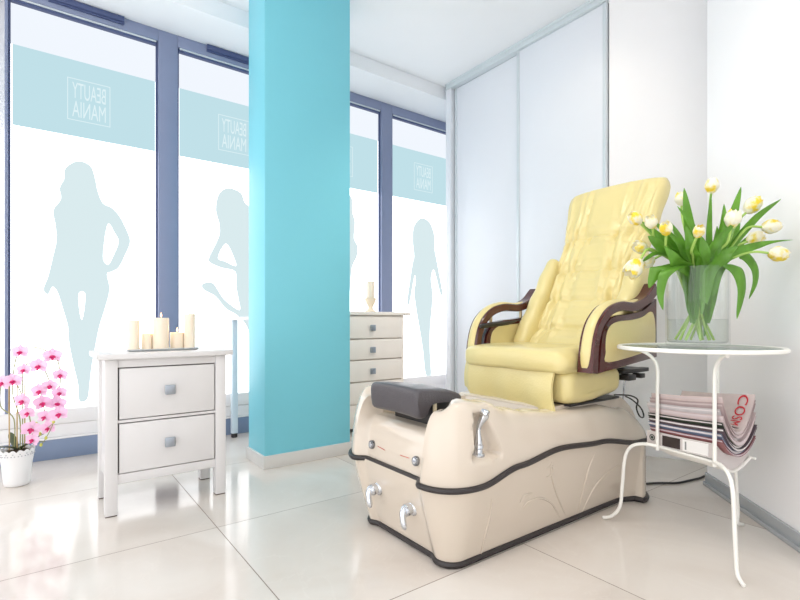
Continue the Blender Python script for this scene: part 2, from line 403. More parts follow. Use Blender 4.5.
for n in range(-1, 4):
    x0 = -.145 + PITCH * n; x1 = x0 + PW
    wr = sroot('window_%d' % (n + 2), ((x0 + x1) / 2, YF, .293), wl[n + 1])
    fx0 = x0 if n > -1 else x0
    bm = B()
    lw = .12 if n > 0 else .022     # mullion to the left of this bay
    if n <= 0: lw = .015
    box(bm, x0 - lw, x0, YF, YG + .06, .293, 2.752, .004)
    if n == 3: box(bm, x1, x1 + .12, YF, YG + .06, .293, 2.752, .004)
    box(bm, x0, x1, YF, YG + .06, 2.675, 2.752, .003)
    fr = obj('window_frame', bm, frame_m, wr)
    bm = B(); t = .011
    box(bm, x0 + .0003, x0 + t, YF + .022, YG - .006, .293, 2.675); box(bm, x1 - t, x1 - .0003, YF + .022, YG - .006, .293, 2.675)
    box(bm, x0 + t, x1 - t, YF + .012, YG - .006, 2.650, 2.675)
    obj('gasket', bm, frame_d, fr)
    bm = B(); box(bm, x0 + .012, x1 - .012, YF + .006, YF + .0115, 2.664, 2.674); obj('glazing_bead', bm, rail_m, fr)
    if n in (0, 1, -1):
        bm = B(); box(bm, x0 + .185, x0 + .575, YF - .022, YF - .0005, 2.715, 2.749, .003); box(bm, x0 + .185, x0 + .575, YF - .012, YF - .0005, 2.703, 2.7145)
        obj('vent', bm, frame_d, wr)
    zb, zt = 1.952, 2.418
    obj('upper_pane', box(B(), x0 + .001, x1 - .001, YG + .001, YG + .012, zt, 2.67), pane_lo, wr, sharp=0)
    pn = obj('pane', box(B(), x0 + .001, x1 - .001, YG + .001, YG + .012, .29, zb), pane_hi, wr, sharp=0)
    bd = obj('film_band', box(B(), x0 + .018, x1 - .012, YG, YG + .012, zb, zt), band_e, wr, sharp=0)
    obj('pane_edge', box(box(B(), x0 + .001, x0 + .018, YG + .001, YG + .012, zb, zt), x1 - .012, x1 - .001, YG + .001, YG + .012, zb, zt), pane_hi, wr, sharp=0)
    # boxed mirrored lettering, printed to be read from the street
    cx = x0 + .392; cz = 2.178
    cu = bpy.data.curves.new('lettering', 'FONT'); cu.body = 'BEAUTY\nMANIA'; cu.size = .1; cu.align_x = 'CENTER'; cu.space_line = 1.0; cu.extrude = .0004
    t_ = bpy.data.objects.new('tmp', cu); COL.objects.link(t_)
    dg = bpy.context.evaluated_depsgraph_get(); me = bpy.data.meshes.new_from_object(t_.evaluated_get(dg)); bpy.data.objects.remove(t_)
    xs = [v.co.x for v in me.vertices]; ys = [v.co.y for v in me.vertices]
    # each row stretched to the same width, as on the sticker
    ym = (max(ys) + min(ys)) / 2
    for row in (0, 1):
        vs = [v for v in me.vertices if (v.co.y > ym) == (row == 0)]
        a, b_ = min(v.co.x for v in vs), max(v.co.x for v in vs); c_, d_ = min(v.co.y for v in vs), max(v.co.y for v in vs)
        za, zb_ = ((cz + .008, cz + .105) if row == 0 else (cz - .105, cz - .008))
        for v in vs:
            u = (v.co.x - a) / (b_ - a); h = (v.co.y - c_) / (d_ - c_)
            v.co = Vector((cx + .088 - u * .176, YG - .002 - v.co.z, za + h * (zb_ - za))) - ROOT[wr]
    me.flip_normals(); me.materials.clear(); me.materials.append(text_e)
    tx = link('lettering', me, bd); ROOT[tx] = ROOT[wr]
    bm = B(); hw, hh, t = .113, .128, .004
    box(bm, cx - hw, cx + hw, YG - .002, YG - .0005, cz + hh - t, cz + hh); box(bm, cx - hw, cx + hw, YG - .002, YG - .0005, cz - hh, cz - hh + t)
    box(bm, cx - hw, cx - hw + t, YG - .002, YG - .0005, cz - hh, cz + hh); box(bm, cx + hw - t, cx + hw, YG - .002, YG - .0005, cz - hh, cz + hh)
    obj('lettering_border', bm, text_e, bd, sharp=0)
    if n == 0: film('silhouette_film', sil_a(), sil_e, pn, YG - .001)
    if n == 1: film('silhouette_film', sil_b(), sil_e, pn, YG - .001)
    if n == 2: film('silhouette_film', sil_c(), sil_e, pn, YG - .001)
    if n == 3: film('silhouette_film', sil_d(), sil_e, pn, YG - .001)
bm = B(); box(bm, -3.2, 4.6, YF + .012, 3.66, .205, .292, .003); box(bm, -3.2, 4.6, YF + .018, 3.66, .128, .203, .003); box(bm, -3.2, 4.6, YF - .004, 3.66, .118, .127, .002)
struct(obj('trim_2', bm, sill_m), 'white low sill below the windows')
struct(obj('trim_3', box(B(), -3.2, 4.6, YF, 3.66, 0, .1175, .002), strip_m), 'blue grey strip along the foot of the windows')

# ------------------------------------------------------------------ nightstand
def knob(bm, x, y, z, s=.017):
    box(bm, x - s * .5, x + s * .5, y - .018, y, z - s * .5, z + s * .5, .001)
    box(bm, x - s, x + s, y - .027, y - .016, z - s, z + s, .003)
NX0, NX1, NY0, NY1 = .217, .712, 2.35, 2.665
ns = thing('nightstand', 'white two drawer nightstand carrying a tray of candles', 'nightstand', ((NX0 + NX1) / 2, (NY0 + NY1) / 2, 0))
LW = .047
obj('top', box(B(), NX0 - .032, NX1 + .028, NY0 - .022, NY1 + .012, .660, .684, .004), whitewood, ns)
for x in (NX0, NX1 - LW):
    for y in (NY0, NY1 - LW):
        obj('leg', box(B(), x, x + LW, y, y + LW, .004, .660, .002), whitewood, ns)
        obj('glide', box(B(), x + .002, x + LW - .002, y + .002, y + LW - .002, 0, .004), gap_m, ns)
bm = B(); ix0, ix1 = NX0 + LW, NX1 - LW
box(bm, ix0, ix1, NY0 + .008, NY0 + .03, .624, .660, .001); box(bm, ix0, ix1, NY0 + .008, NY0 + .03, .388, .400, .001); box(bm, ix0, ix1, NY0 + .008, NY0 + .03, .132, .171, .001)
box(bm, NX0 + .012, NX0 + .03, NY0 + LW, NY1 - LW, .132, .660); box(bm, NX1 - .03, NX1 - .012, NY0 + LW, NY1 - LW, .132, .660); box(bm, ix0, ix1, NY1 - .03, NY1 - .015, .132, .660)
obj('body', bm, whitewood, ns)
bm = B(); box(bm, ix0 + .0005, ix1 - .0005, NY0 + .03, NY0 + .034, .172, .623); obj('recess_shade', bm, gap_m, ns)  # dark sheet behind the drawers, coloured as the shade in their gaps
for z0, z1, tilt in ((.4045, .619, 0), (.1755, .3835, .0)):
    d = obj('drawer', box(B(), ix0 + .006, ix1 - .005, NY0 + .004, NY0 + .0295, z0, z1, .0015), whitewood, ns)
    bm = B(); knob(bm, (ix0 + ix1) / 2 + .0, NY0 + .004, (z0 + z1) / 2 + .006, .021); obj('knob', bm, knob_m, d)

# candles and tray
tx0, tx1 = atY(126, 349, 2.47).x, atY(199, 349, 2.47).x
tr = B()
ty0, ty1 = 2.43, 2.545
lp = []
for (ins, z) in ((.012, .6845), (.0, .694), (.003, .695), (.014, .688)):
    a, b_, c_, d_ = tx0 + ins, tx1 - ins, ty0 + ins, ty1 - ins
    r_ = .02; l = []
    for (qx, qy, a0) in ((b_ - r_, d_ - r_, 0), (a + r_, d_ - r_, 90), (a + r_, c_ + r_, 180), (b_ - r_, c_ + r_, 270)):
        for k in range(7): an = R(a0 + 15 * k); l.append(Vector((qx + r_ * math.cos(an), qy + r_ * math.sin(an), z)))
    lp.append(l)
loft(tr, lp)
tray = obj('candle_tray', tr, tray_m); tag(tray, 'pale oblong tray under the five candles on the nightstand', 'tray')
cands = [(127, 140.3, 320, 2.475, 'ivory pillar candle leftmost on the tray', False), (141, 153, 333.3, 2.50, 'short ivory candle second from left on the tray', True),
         (152, 169.5, 317.6, 2.475, 'wide tall ivory candle burning in the middle of the tray', True), (169.5, 184.3, 332.2, 2.50, 'short burning ivory candle second from right on the tray', True),
         (183.6, 195.4, 313.6, 2.475, 'tallest slim ivory candle rightmost on the tray', False)]
fl = []
for pa, pb, top, Y, lab, lit in cands:
    A, C = atY(pa, 330, Y), atY(pb, 330, Y); cx = (A.x + C.x) / 2; r = (C.x - A.x) / 2 * .93; z1 = atY((pa + pb) / 2, top, Y - r * .4).z
    c = thing('candle', lab, 'candle', (cx, Y, .6885), 'candles on the nightstand tray')
    bm = B(); lathe(bm, [(r * .97, .6885), (r, .692), (r, z1 - .004), (r * .96, z1 - .001), (r * .8, z1 - .002), (r * .55, z1 - .006), (r * .2, z1 - .007)], (cx, Y, 0), 28); obj('wax', bm, wax_m, c)
    bm = B(); tube(bm, [(cx, Y, z1 - .008), (cx + .001, Y, z1 + .004)], .0012, 6); obj('wick', bm, dark_m, c)
    if lit:
        bm = B(); lathe(bm, [(.0008, z1 + .001), (.0034, z1 + .006), (.0040, z1 + .010), (.0022, z1 + .017), (.0004, z1 + .024)], (cx + .001, Y, 0), 10); obj('flame', bm, flame_e, c)
        fl.append((cx, Y, z1 + .012))

# ------------------------------------------------------------------ side table behind the pillar (mostly hidden)
t = thing('work_table', 'white metal legged table behind the turquoise pillar, only its left end showing', 'table', (1.4, 3.2, 0))
obj('tabletop', box(B(), 1.03, 1.66, 2.95, 3.50, .825, .847, .003), whitewood, t)
for x in (1.10, 1.60):
    for y in (3.02, 3.44):
        l = obj('leg', box(B(), x - .02, x + .02, y - .02, y + .02, .03, .825, .003), mat('pale_blue_grey_metal', rgb(216, 230, 240), .3, .1), t)
        bm = B(); lathe(bm, [(.018, .0), (.022, .004), (.022, .026), (.012, .03)], (x, y, 0), 16); obj('caster', bm, dark_m, l)

# ------------------------------------------------------------------ chest of drawers
CX0, CX1, CY0, CY1 = 1.690, 2.300, 3.05, 3.49
ch = thing('chest_of_drawers', 'cream chest of drawers between the pillar and the window', 'chest of drawers', ((CX0 + CX1) / 2, (CY0 + CY1) / 2, 0))
obj('top', box(B(), CX0 - .03, CX1 + .058, CY0 - .02, CY1 + .01, .862, .888, .004), creamwood, ch)
bm = B(); box(bm, CX0, CX0 + .02, CY0 + .0, CY1, .03, .862, .001); box(bm, CX1 - .02, CX1, CY0 + .0, CY1, .03, .862, .001); box(bm, CX0 + .02, CX1 - .02, CY1 - .015, CY1, .03, .862)
box(bm, CX0 + .02, CX1 - .02, CY0 + .02, CY0 + .03, .03, .862); box(bm, CX0 + .02, CX1 - .02, CY0 + .004, CY0 + .02, .03, .20, .001)
obj('body', bm, creamwood, ch)
for x in (CX0, CX1 - .05):
    for y in (CY0, CY1 - .05): obj('leg', box(B(), x, x + .05, y, y + .05, 0, .03, .002), creamwood, ch)
for z0, z1 in ((.6875, .856), (.532, .683), (.370, .5275), (.205, .3655)):
    d = obj('drawer', box(B(), CX0 + .022, CX1 - .022, CY0 - .006, CY0 + .0195, z0 + .0025, z1 - .0025, .002), creamwood, ch)
    bm = B(); knob(bm, 1.995, CY0 - .006, (z0 + z1) / 2 - .004, .022); obj('knob', bm, knob_m, d)
# candle on a turned holder
hx = atY(370.5, 305, 3.2); hz = .8882
cs = tag(obj('candlestick', lathe(B(), [(.043, hz), (.044, hz + .006), (.036, hz + .012), (.022, hz + .022), (.018, hz + .036), (.024, hz + .052), (.034, hz + .066), (.042, hz + .092), (.047, hz + .100), (.047, hz + .110), (.030, hz + .112)], (hx.x, 3.2, 0), 28), mat('cream_turned_wood', rgb(244, 226, 200), .4)), 'cream turned candlestick on the chest of drawers', 'candlestick')
c = thing('candle', 'ivory candle standing in the turned candlestick on the chest', 'candle', (hx.x, 3.2, hz + .112))
obj('wax', lathe(B(), [(.031, hz + .1122), (.032, hz + .115), (.032, hz + .236), (.029, hz + .240), (.01, hz + .236)], (hx.x, 3.2, 0), 24), wax_m, c)
obj('wick', tube(B(), [(hx.x, 3.2, hz + .234), (hx.x, 3.2, hz + .25)], .0013, 6), dark_m, c)

# ------------------------------------------------------------------ potted orchid
PO = Vector((-.092, 3.10, 0))
orc = thing('potted_orchid', 'pink orchid in a scalloped white pot on the floor by the window', 'potted plant', PO)
bm = B(); seg = 72; prof = [(.046, 0), (.051, .004), (.055, .02), (.062, .10), (.066, .128), (.0675, .134), (.068, .14), (.074, .186)]
loops = []
for r, z in prof + [(.071, .184), (.064, .13), (.05, .12)]:
    l = []
    for k in range(seg):
        a = 2 * math.pi * k / seg; zz_ = z
        if z > .18: zz_ = z - .011 * (1 - abs(math.sin(a * 8)))
        l.append(PO + Vector((r * math.cos(a), r * math.sin(a), zz_)))
    loops.append(l)
loft(bm, loops); pot = obj('pot', bm, pot_m, orc)
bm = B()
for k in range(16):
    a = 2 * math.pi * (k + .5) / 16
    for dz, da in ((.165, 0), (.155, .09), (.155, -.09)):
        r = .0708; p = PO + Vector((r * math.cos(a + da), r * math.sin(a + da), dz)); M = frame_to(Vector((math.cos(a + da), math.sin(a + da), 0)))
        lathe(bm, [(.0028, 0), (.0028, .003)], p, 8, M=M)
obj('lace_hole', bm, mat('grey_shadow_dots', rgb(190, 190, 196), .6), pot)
bm = B()
loops = []
for k, (r, z) in enumerate([(.0635, .135), (.062, .160), (.045, .172), (.025, .176), (.006, .178)]):
    loops.append([PO + Vector((r * math.cos(2 * math.pi * j / 24), r * math.sin(2 * math.pi * j / 24), z + random.uniform(-.004, .004))) for j in range(24)])
loft(bm, loops); obj('moss', bm, soil_m, orc)
def strip(bm, path, width, fold=.25, nacross=4, tip=1.0, side=None, wav=0.0):
    path = [Vector(p) for p in path]; n = len(path); rows = []
    pside = None
    for i, p in enumerate(path):
        t = (path[min(i + 1, n - 1)] - path[max(i - 1, 0)]).normalized()
        s = side if side is not None else t.cross(Vector((0, 0, 1)))
        if s.length < .05: s = Vector((1, 0, 0))
        s = (s - t * s.dot(t)).normalized()
        if pside is not None and s.dot(pside) < 0: s = -s
        pside = s; nrm = s.cross(t).normalized()
        u = i / (n - 1); w = width * (math.sin(math.pi * min(1, .035 + .965 * u) ** .9) ** .8 if u < 1 else 0.02)
        w = max(w, width * .04)
        row = []
        for k in range(-nacross // 2, nacross // 2 + 1):
            q = k / (nacross / 2); row.append(p + s * q * w * .5 + nrm * (abs(q) ** 1.5) * w * fold + nrm * wav * w * math.sin(u * 9 + q * 2))
        rows.append(row)
    grid(bm, rows); return bm
for pth in ([(0, 0, .172), (-.03, -.05, .20), (-.08, -.11, .215), (-.12, -.14, .19)], [(0, 0, .172), (.04, -.03, .20), (.085, -.05, .235), (.11, -.06, .25)], [(0, 0, .172), (.06, .02, .195), (.12, .03, .19)], [(0, 0, .172), (-.02, .05, .22), (-.03, .09, .25)]):
    obj('leaf', strip(B(), crom([PO + Vector(p) for p in pth], 5), .034, .2), oleaf_m, orc)
fpx = [(20.4,352),(52.4,356),(38.8,366),(24,370),(60.3,375),(12.7,381),(2.3,383),(39.7,391),(49.6,386),(59.5,393),(22.7,401),(43,403),(57.5,403.5),(27.5,413),(44.8,417),(58.6,414),(31,429),(48,428),(32.6,440)]
dep = lambda i: 2.40 + .07 * math.sin(i * 2.3)
fpts = [atD(x, y, dep(i)) for i, (x, y) in enumerate(fpx)]
stems = [[0, 1, 4, 9, 12, 15], [3, 2, 8, 7, 11, 14, 17], [6, 5, 10, 13, 16, 18]]
bases = [Vector((.012, -.015, .17)), Vector((.022, 0, .17)), Vector((-.012, 0, .17))]
for idx, b0 in zip(stems, bases):
    first = fpts[idx[0]]
    pth = [PO + b0, PO + b0 + Vector((0, 0, .16)), (PO + b0) * .5 + first * .5 + Vector((-.03, 0, .06)) if idx[0] != 3 else PO + b0 + Vector((0, 0, .28))]
    pth += [fpts[i] + Vector((.0, .035, .012)) for i in idx]
    obj('flower_stem', tube(B(), crom(pth, 6), .0026, 7), ostem_m, orc)
for dx in (-.03, .0, .03):
    obj('stake', tube(B(), [PO + Vector((dx, .01, .16)), PO + Vector((dx * 1.05, .012, .50))], .003, 8), stake_m, orc)
def petal(bm, M, o, ang, L, W, cup=.25, n=7):
    rows = []
    for i in range(n):
        u = i / (n - 1); w = W * math.sin(math.pi * (.08 + .90 * u)) ** .7
        row = []
        for k in (-1, -.5, 0, .5, 1):
            x = k * w * .5; y = u * L; z = cup * L * u * u - .1 * abs(k) * w
            ca, sa = math.cos(ang), math.sin(ang)
            row.append(o + M @ Vector((x * ca - y * sa, x * sa + y * ca, z)))
        rows.append(row)
    grid(bm, rows)
for i, p in enumerate(fpts):
    nrm = Vector((-.35 + .35 * math.sin(i * 1.7), -1, .12 * math.cos(i * 2.1))).normalized()
    M = frame_to(nrm); rz = .35 * math.sin(i * 3.1)
    s = .96 + .12 * math.sin(i * 1.3)
    bm = B()
    up = 0 + rz
    for a in (up, up + R(125), up - R(125)): petal(bm, M, p, a, .040 * s, .026 * s, .12)
    for a in (up + R(70), up - R(70)): petal(bm, M, p + nrm * .002, a, .041 * s, .046 * s, .10)
    f = obj('flower', bm, opet_m, orc, recalc=False)
    bm = B()
    petal(bm, M, p + nrm * .004, up + R(180), .020 * s, .013 * s, .7); petal(bm, M, p + nrm * .004, up + R(120), .014 * s, .012 * s, .6); petal(bm, M, p + nrm * .004, up - R(120), .014 * s, .012 * s, .6)
    lathe(bm, [(.001, -.002), (.0055, .003), (.005, .009), (.002, .013)], p, 10, M=M)
    obj('lip', bm, olip_m, f, recalc=False)
for x, y in ((53.5, 422), (41, 445), (46, 438), (36.5, 424), (40, 434)):
    p = atD(x, y, 2.40); bm = B(); lathe(bm, [(.001, -.009), (.006, -.004), (.007, .002), (.003, .009), (.0005, .011)], p, 10); obj('bud', bm, bud_m, orc)
bm = B(); tube(bm, crom([fpts[17], atD(53, 424, 2.41), atD(46, 438, 2.40), atD(41, 445, 2.40)], 5), .0018, 6); obj('flower_stem', bm, ostem_m, orc)

# ------------------------------------------------------------------ pedicure spa chair
spa = thing('pedicure_spa_chair', 'yellow leather pedicure chair with maroon arms on a cream foot spa base', 'pedicure chair', (1.66, 1.42, 0))
TX0, TX1, TY0, TY1, TR = 1.005, 2.315, 1.105, 1.765, .13
nF, nC, nS, nR_ = 90, 16, 200, 26
def rr_idx():
    L = []
    for k in range(nF): L.append(('F', k / nF))
    for k in range(nC): L.append(('C1', k / nC))
    for k in range(nS): L.append(('N', k / nS))
    for k in range(nC): L.append(('C2', k / nC))
    for k in range(nR_): L.append(('B', k / nR_))
    for k in range(nC): L.append(('C3', k / nC))
    for k in range(nS): L.append(('A', k / nS))
    for k in range(nC): L.append(('C4', k / nC))
    return L
IDX = rr_idx()
def rr(seg, t, i):
    x0, x1, y0, y1 = TX0 + i, TX1 - i, TY0 + i, TY1 - i; r = max(TR - i, .02)
    if seg == 'F': return Vector((x0, y1 - r + (y0 + r - (y1 - r)) * t, 0)), Vector((-1, 0, 0))
    if seg == 'N': return Vector((x0 + r + (x1 - x0 - 2 * r) * t, y0, 0)), Vector((0, -1, 0))
    if seg == 'B': return Vector((x1, y0 + r + (y1 - y0 - 2 * r) * t, 0)), Vector((1, 0, 0))
    if seg == 'A': return Vector((x1 - r - (x1 - x0 - 2 * r) * t, y1, 0)), Vector((0, 1, 0))
    cxy, a0 = {'C1': ((x0 + r, y0 + r), 180), 'C2': ((x1 - r, y0 + r), 270), 'C3': ((x1 - r, y1 - r), 0), 'C4': ((x0 + r, y1 - r), 90)}[seg]
    a = R(a0 + 90 * t); n = Vector((math.cos(a), math.sin(a), 0))
    return Vector((cxy[0], cxy[1], 0)) + n * r, n
ZT = [(1.0, .283), (1.14, .287), (1.33, .322), (1.56, .346), (1.83, .329), (2.15, .284), (2.32, .272)]
ZR = [(1.0, .520), (1.06, .553), (1.13, .556), (1.22, .545), (1.33, .508), (1.45, .487), (1.6, .471), (1.9, .463), (2.1, .43), (2.25, .36), (2.32, .33)]
def front_w(seg, P, v):
    if seg != 'F': return 0.0
    return S(1.235 - .04 * v, 1.285 - .04 * v, P.y) * (1 - S(1.60 + .03 * v, 1.65 + .03 * v, P.y))
def low_inset(P, v):
    base = .074
    fl_ = S(2.08, 2.27, P.x)
    return base * (1 - v) ** 1.15 * (1 - fl_)
def low_pt(seg, t, v):
    P0, n = rr(seg, t, 0); i = low_inset(P0, v)
    if seg in ('C2', 'B', 'C3'): i = low_inset(Vector((2.3, 0, 0)), v)
    P, n = rr(seg, t, i); P = P.copy(); P.x += .016 * front_w(seg, P0, 0)
    P.z = .004 + v * (interp(ZT, P0.x) - .004)
    return P, n
bm = B(); loops = [[low_pt(s_, t_, k / 12)[0] for s_, t_ in IDX] for k in range(13)]
loft(bm, loops); low = obj('spa_base', bm, spa_m, spa, sharp=60)
def up_pt(seg, t, v):
    P0, n = rr(seg, t, 0)
    zt = interp(ZT, P0.x); w = front_w(seg, P0, min(v, 1)); zr = interp(ZR, P0.x) - .075 * w
    if v <= 1:
        i = -.004 + .066 * v ** 1.7; z = zt + (zr - zt) * math.sin(v * math.pi / 2) ** .95
        rec = .036 * w
    elif v <= 1.4:
        u = (v - 1) / .4; i = .062 + .022 * math.sin(u * math.pi / 2); z = zr + .004 * math.sin(u * math.pi); rec = .036 * w
        i += .03 * u
    else:
        u = (v - 1.4) / .6; i = .114 + .028 * u; z = zr + (.20 - zr) * u; rec = .036 * w
    P, n = rr(seg, t, i); P = P.copy(); P.z = z; P.x += rec
    if seg in ('N', 'C1') and v <= 1:           # pocket for the hand shower
        top = .515; bot = .375
        h = (z - bot) / (top - bot)
        if -.2 < h < 1.15:
            hw = .062 * (1 - .62 * max(0, min(1, h))); xc = 1.185 - .018 * h
            e = S(xc - hw - .006, xc - hw + .003, P.x) * (1 - S(xc + hw - .008, xc + hw + .008, P.x)) * S(-.07, .02, h) * (1 - S(.85, 1.1, h))
            P -= n * .050 * e * (1 - .3 * max(0, h))
    return P, n
levels = [k / 44 for k in range(45)] + [1.1, 1.2, 1.3, 1.4] + [1.4 + .6 * k / 6 for k in range(1, 7)]
bm = B(); loops = [[up_pt(s_, t_, v)[0] for s_, t_ in IDX] for v in levels]
loops[0] = [p + Vector((0, 0, .001)) for p in loops[0]]
loft(bm, loops); upb = obj('spa_tub', bm, spa_m, spa, sharp=60)
pth = []
for s_, t_ in IDX:
    P, n = low_pt(s_, t_, 0); pth.append(Vector((P.x, P.y, .0125)) + n * .002)
obj('base_trim', tube(B(), pth, .0122, 8, True), black_m, spa)
pth = []
for s_, t_ in IDX:
    P, n = up_pt(s_, t_, 0); pth.append(P + n * .004)
obj('waist_trim', tube(B(), pth, .0105, 8, True), black_m, spa)
# relief tendrils on the near side of the base
def wallpt(x, z):
    zt = interp(ZT, x); v = max(0, min(1, (z - .004) / (zt - .004))); return Vector((x, TY0 + low_inset(Vector((x, 0, 0)), v) - .001, z))
def relief(pxs, r=.004):
    pts = []
    for px, py in pxs:
        p = atY(px, py, 1.15)
        for _ in range(3): p = atY(px, py, wallpt(p.x, max(.02, p.z)).y)
        pts.append(wallpt(p.x, p.z))
    c = crom(pts, 6); n = len(c)
    rad = [r * (.25 + .75 * math.sin(math.pi * (k / (n - 1)))) for k in range(n)]
    obj('relief_ornament', tube(B(), c, rad, 8), spa_m, low)
for c_ in ([(578, 512), (584, 486), (590, 465), (596, 452)], [(582, 512), (594, 488), (606, 474), (620, 464)], [(560, 518), (552, 504), (540, 498), (528, 502), (522, 509)], [(566, 516), (556, 492), (551, 470), (552, 462)], [(546, 477), (550, 476), (553, 472), (552, 466), (546, 469)], [(520, 503), (524, 496), (532, 493)], [(481, 560), (484, 540), (490, 515), (492, 498)]):
    relief(c_)
# footrest
FY0, FY1 = 1.285, 1.575
prof = [(1.028, .512), (1.034, .496), (1.050, .489), (1.068, .494), (1.080, .520), (1.098, .537), (1.14, .540), (1.19, .536), (1.228, .532), (1.240, .545), (1.232, .562), (1.19, .577), (1.13, .586), (1.07, .592), (1.040, .593), (1.026, .584), (1.024, .55)]
pc = crom([(x, 0, z) for x, z in prof], 4, True)
cm = Vector((sum(p.x for p in pc) / len(pc), 0, sum(p.z for p in pc) / len(pc)))
loops = []
for yy, sc in ((FY0, .80), (FY0 + .004, .90), (FY0 + .012, .97), (FY0 + .026, 1.0), (1.36, 1.0), (1.43, 1.004), (1.50, 1.0), (FY1 - .026, 1.0), (FY1 - .012, .97), (FY1 - .004, .90), (FY1, .80)):
    loops.append([Vector((cm.x + (p.x - cm.x) * (1 - (1 - sc) * .35), yy, cm.z + (p.z - cm.z) * sc - .006 * abs((yy - 1.43) / .145) ** 2)) for p in pc])
fr_ = obj('footrest', loft(B(), loops), char_m, spa, sharp=50)
bm = B(); box(bm, 1.125, 1.22, 1.31, 1.55, .40, .535, .004); obj('footrest_support', bm, dark_m, fr_)
bm = B(); box(bm, 1.112, 1.122, 1.292, 1.305, .500, .536, .002); obj('hinge', bm, mat('ivory_plastic', rgb(226, 212, 180), .4), fr_)
# hand shower in its pocket
yy = TY0 + .028
Pb, Pm, Ph, Pt = Vector((1.178, yy + .012, .376)), Vector((1.176, yy + .01, .425)), Vector((1.18, yy + .012, .47)), Vector((1.196, yy - .004, .512))
sh = obj('hand_shower', tube(B(), crom([Pb + Vector((0, 0, .02)), Pm, Ph, Pt], 8), [.0105 + .003 * math.sin(k * .35) for k in range(25)], 14), chrome, spa)
bm = B(); lathe(bm, [(.019, .366), (.021, .370), (.021, .378), (.014, .384), (.013, .396), (.016, .399), (.016, .408), (.011, .414)], (Pb.x, Pb.y, 0), 20); obj('socket', bm, chrome, sh)
M = frame_to(Vector((.3, -.85, -.35))); bm = B(); lathe(bm, [(.011, -.018), (.014, -.008), (.016, .003), (.014, .007), (.004, .008)], Pt, 18, M=M); obj('spray_head', bm, chrome, sh)
# small round buttons and their red print
def front_x(y, z):
    best = None
    for s_, t_ in IDX[:nF]:
        for v in (levels[:45:2] if z > .28 else [k / 12 for k in range(13)]):
            P = (up_pt if z > .28 else low_pt)(s_, t_, v)[0]
            d_ = (P.y - y) ** 2 + (P.z - z) ** 2
            if best is None or d_ < best[0]: best = (d_, P.x)
    return best[1]
MX = frame_to(Vector((-1, 0, .12)))
for px, py in ((372.5, 444.5), (416.5, 461.0)):
    p = atX(px, py, 1.05); x = front_x(p.y, p.z); p = atX(px, py, x)
    if px > 400: p.y = max(p.y, 1.285)
    k_ = obj('button', lathe(B(), [(.017, -.003), (.017, .006), (.0155, .009), (.011, .0095)], p, 24, M=MX), mat('dull_steel_ring', rgb(150, 152, 156), .25, .9), spa)
    obj('button_face', lathe(B(), [(.0112, .009), (.0105, .0125), (.005, .0135)], p, 20, M=MX), chrome, k_)
for px0, py0, px1, py1 in ((378.5, 446, 386, 450.0), (401, 455, 410, 458)):
    a = atX(px0, py0, 1.045); b_ = atX(px1, py1, 1.045); a.x = front_x(a.y, a.z) - .0012; b_.x = front_x(b_.y, b_.z) - .0012
    bm = B(); tube(bm, [a, (a + b_) / 2, b_], .0012, 6); obj('red_print', bm, red_m, upb)
# mixer taps low on the front
for px, py in ((378.5, 488), (413, 508)):
    p = atX(px, py, 1.07); p.x = front_x(p.y, p.z); p = atX(px, py, p.x)
    M2 = frame_to(Vector((-1, 0, 0)))
    tp = obj('mixer_tap', lathe(B(), [(.026, -.006), (.026, .004), (.022, .009), (.018, .012), (.018, .018), (.0215, .020), (.0215, .034), (.018, .040), (.006, .042)], p, 26, M=M2), chrome, spa)
    a = p + Vector((-.033, .002, .006)); rows = crom([a, a + Vector((-.013, -.004, -.016)), a + Vector((-.016, -.012, -.044)), a + Vector((-.013, -.019, -.066))], 5)
    obj('lever', tube(B(), rows, [.0135, .0135, .0135, .0135, .013, .0125, .012, .0115, .011, .011, .011, .0105, .010, .009, .0065, .003], 12), chrome, tp)

# ---- upper chair
YC = 1.40
# deck under the seat
prof = [(1.59, .20), (1.59, .42), (1.605, .465), (1.66, .483), (2.06, .483), (2.14, .468), (2.22, .415), (2.278, .345), (2.285, .20)]
bm = B(); prism(bm, [Vector((x, 1.178, z)) for x, z in [prof[0]] + crom([(a, 0, c) for a, c in prof[1:-1]], 5) and [(prof[0])] + [(p.x, p.z) for p in crom([(a, 0, c) for a, c in prof[1:-1]], 5)] + [prof[-1]]], (0, .515, 0))
obj('seat_deck', bm, spa_m, spa, sharp=50)
bm = B(); box(bm, 1.70, 2.07, 1.150, 1.65, .478, .4875, .002); obj('seat_gap_shade', bm, dark_m, spa)  # dark plate standing for the shaded gap below the skirt
def pill(bm, x0, x1, y0, y1, z0, z1, r, fn=None, n=9):
    """rounded cushion: superellipse cross section in X-Z swept over Y, with deformation fn"""
    loops = []; cx, cz = (x0 + x1) / 2, (z0 + z1) / 2; hx_, hz_ = (x1 - x0) / 2, (z1 - z0) / 2
    N = 44
    ys = []
    for k in range(n + 1): ys.append((y0 + r * (1 - math.cos(math.pi / 2 * k / n)), math.sin(math.pi / 2 * k / n)))
    mid = [(y0 + r + (y1 - y0 - 2 * r) * k / 24, 1.0) for k in range(1, 24)]
    ys = ys + mid + [(y1 - (a - y0), s_) for a, s_ in reversed(ys)]
    for y, s_ in ys:
        s_ = max(s_, .02); l = []
        ax, az = hx_ - r * (1 - s_), hz_ - min(r, hz_ * .98) * (1 - s_)
        for k in range(N):
            a = 2 * math.pi * k / N; ca, sa = math.cos(a), math.sin(a); e = .38
            p = Vector((cx + ax * math.copysign(abs(ca) ** e, ca), y, cz + az * math.copysign(abs(sa) ** e, sa)))
            if fn: p = fn(p)
            l.append(p)
        loops.append(l)
    loft(bm, loops); return bm
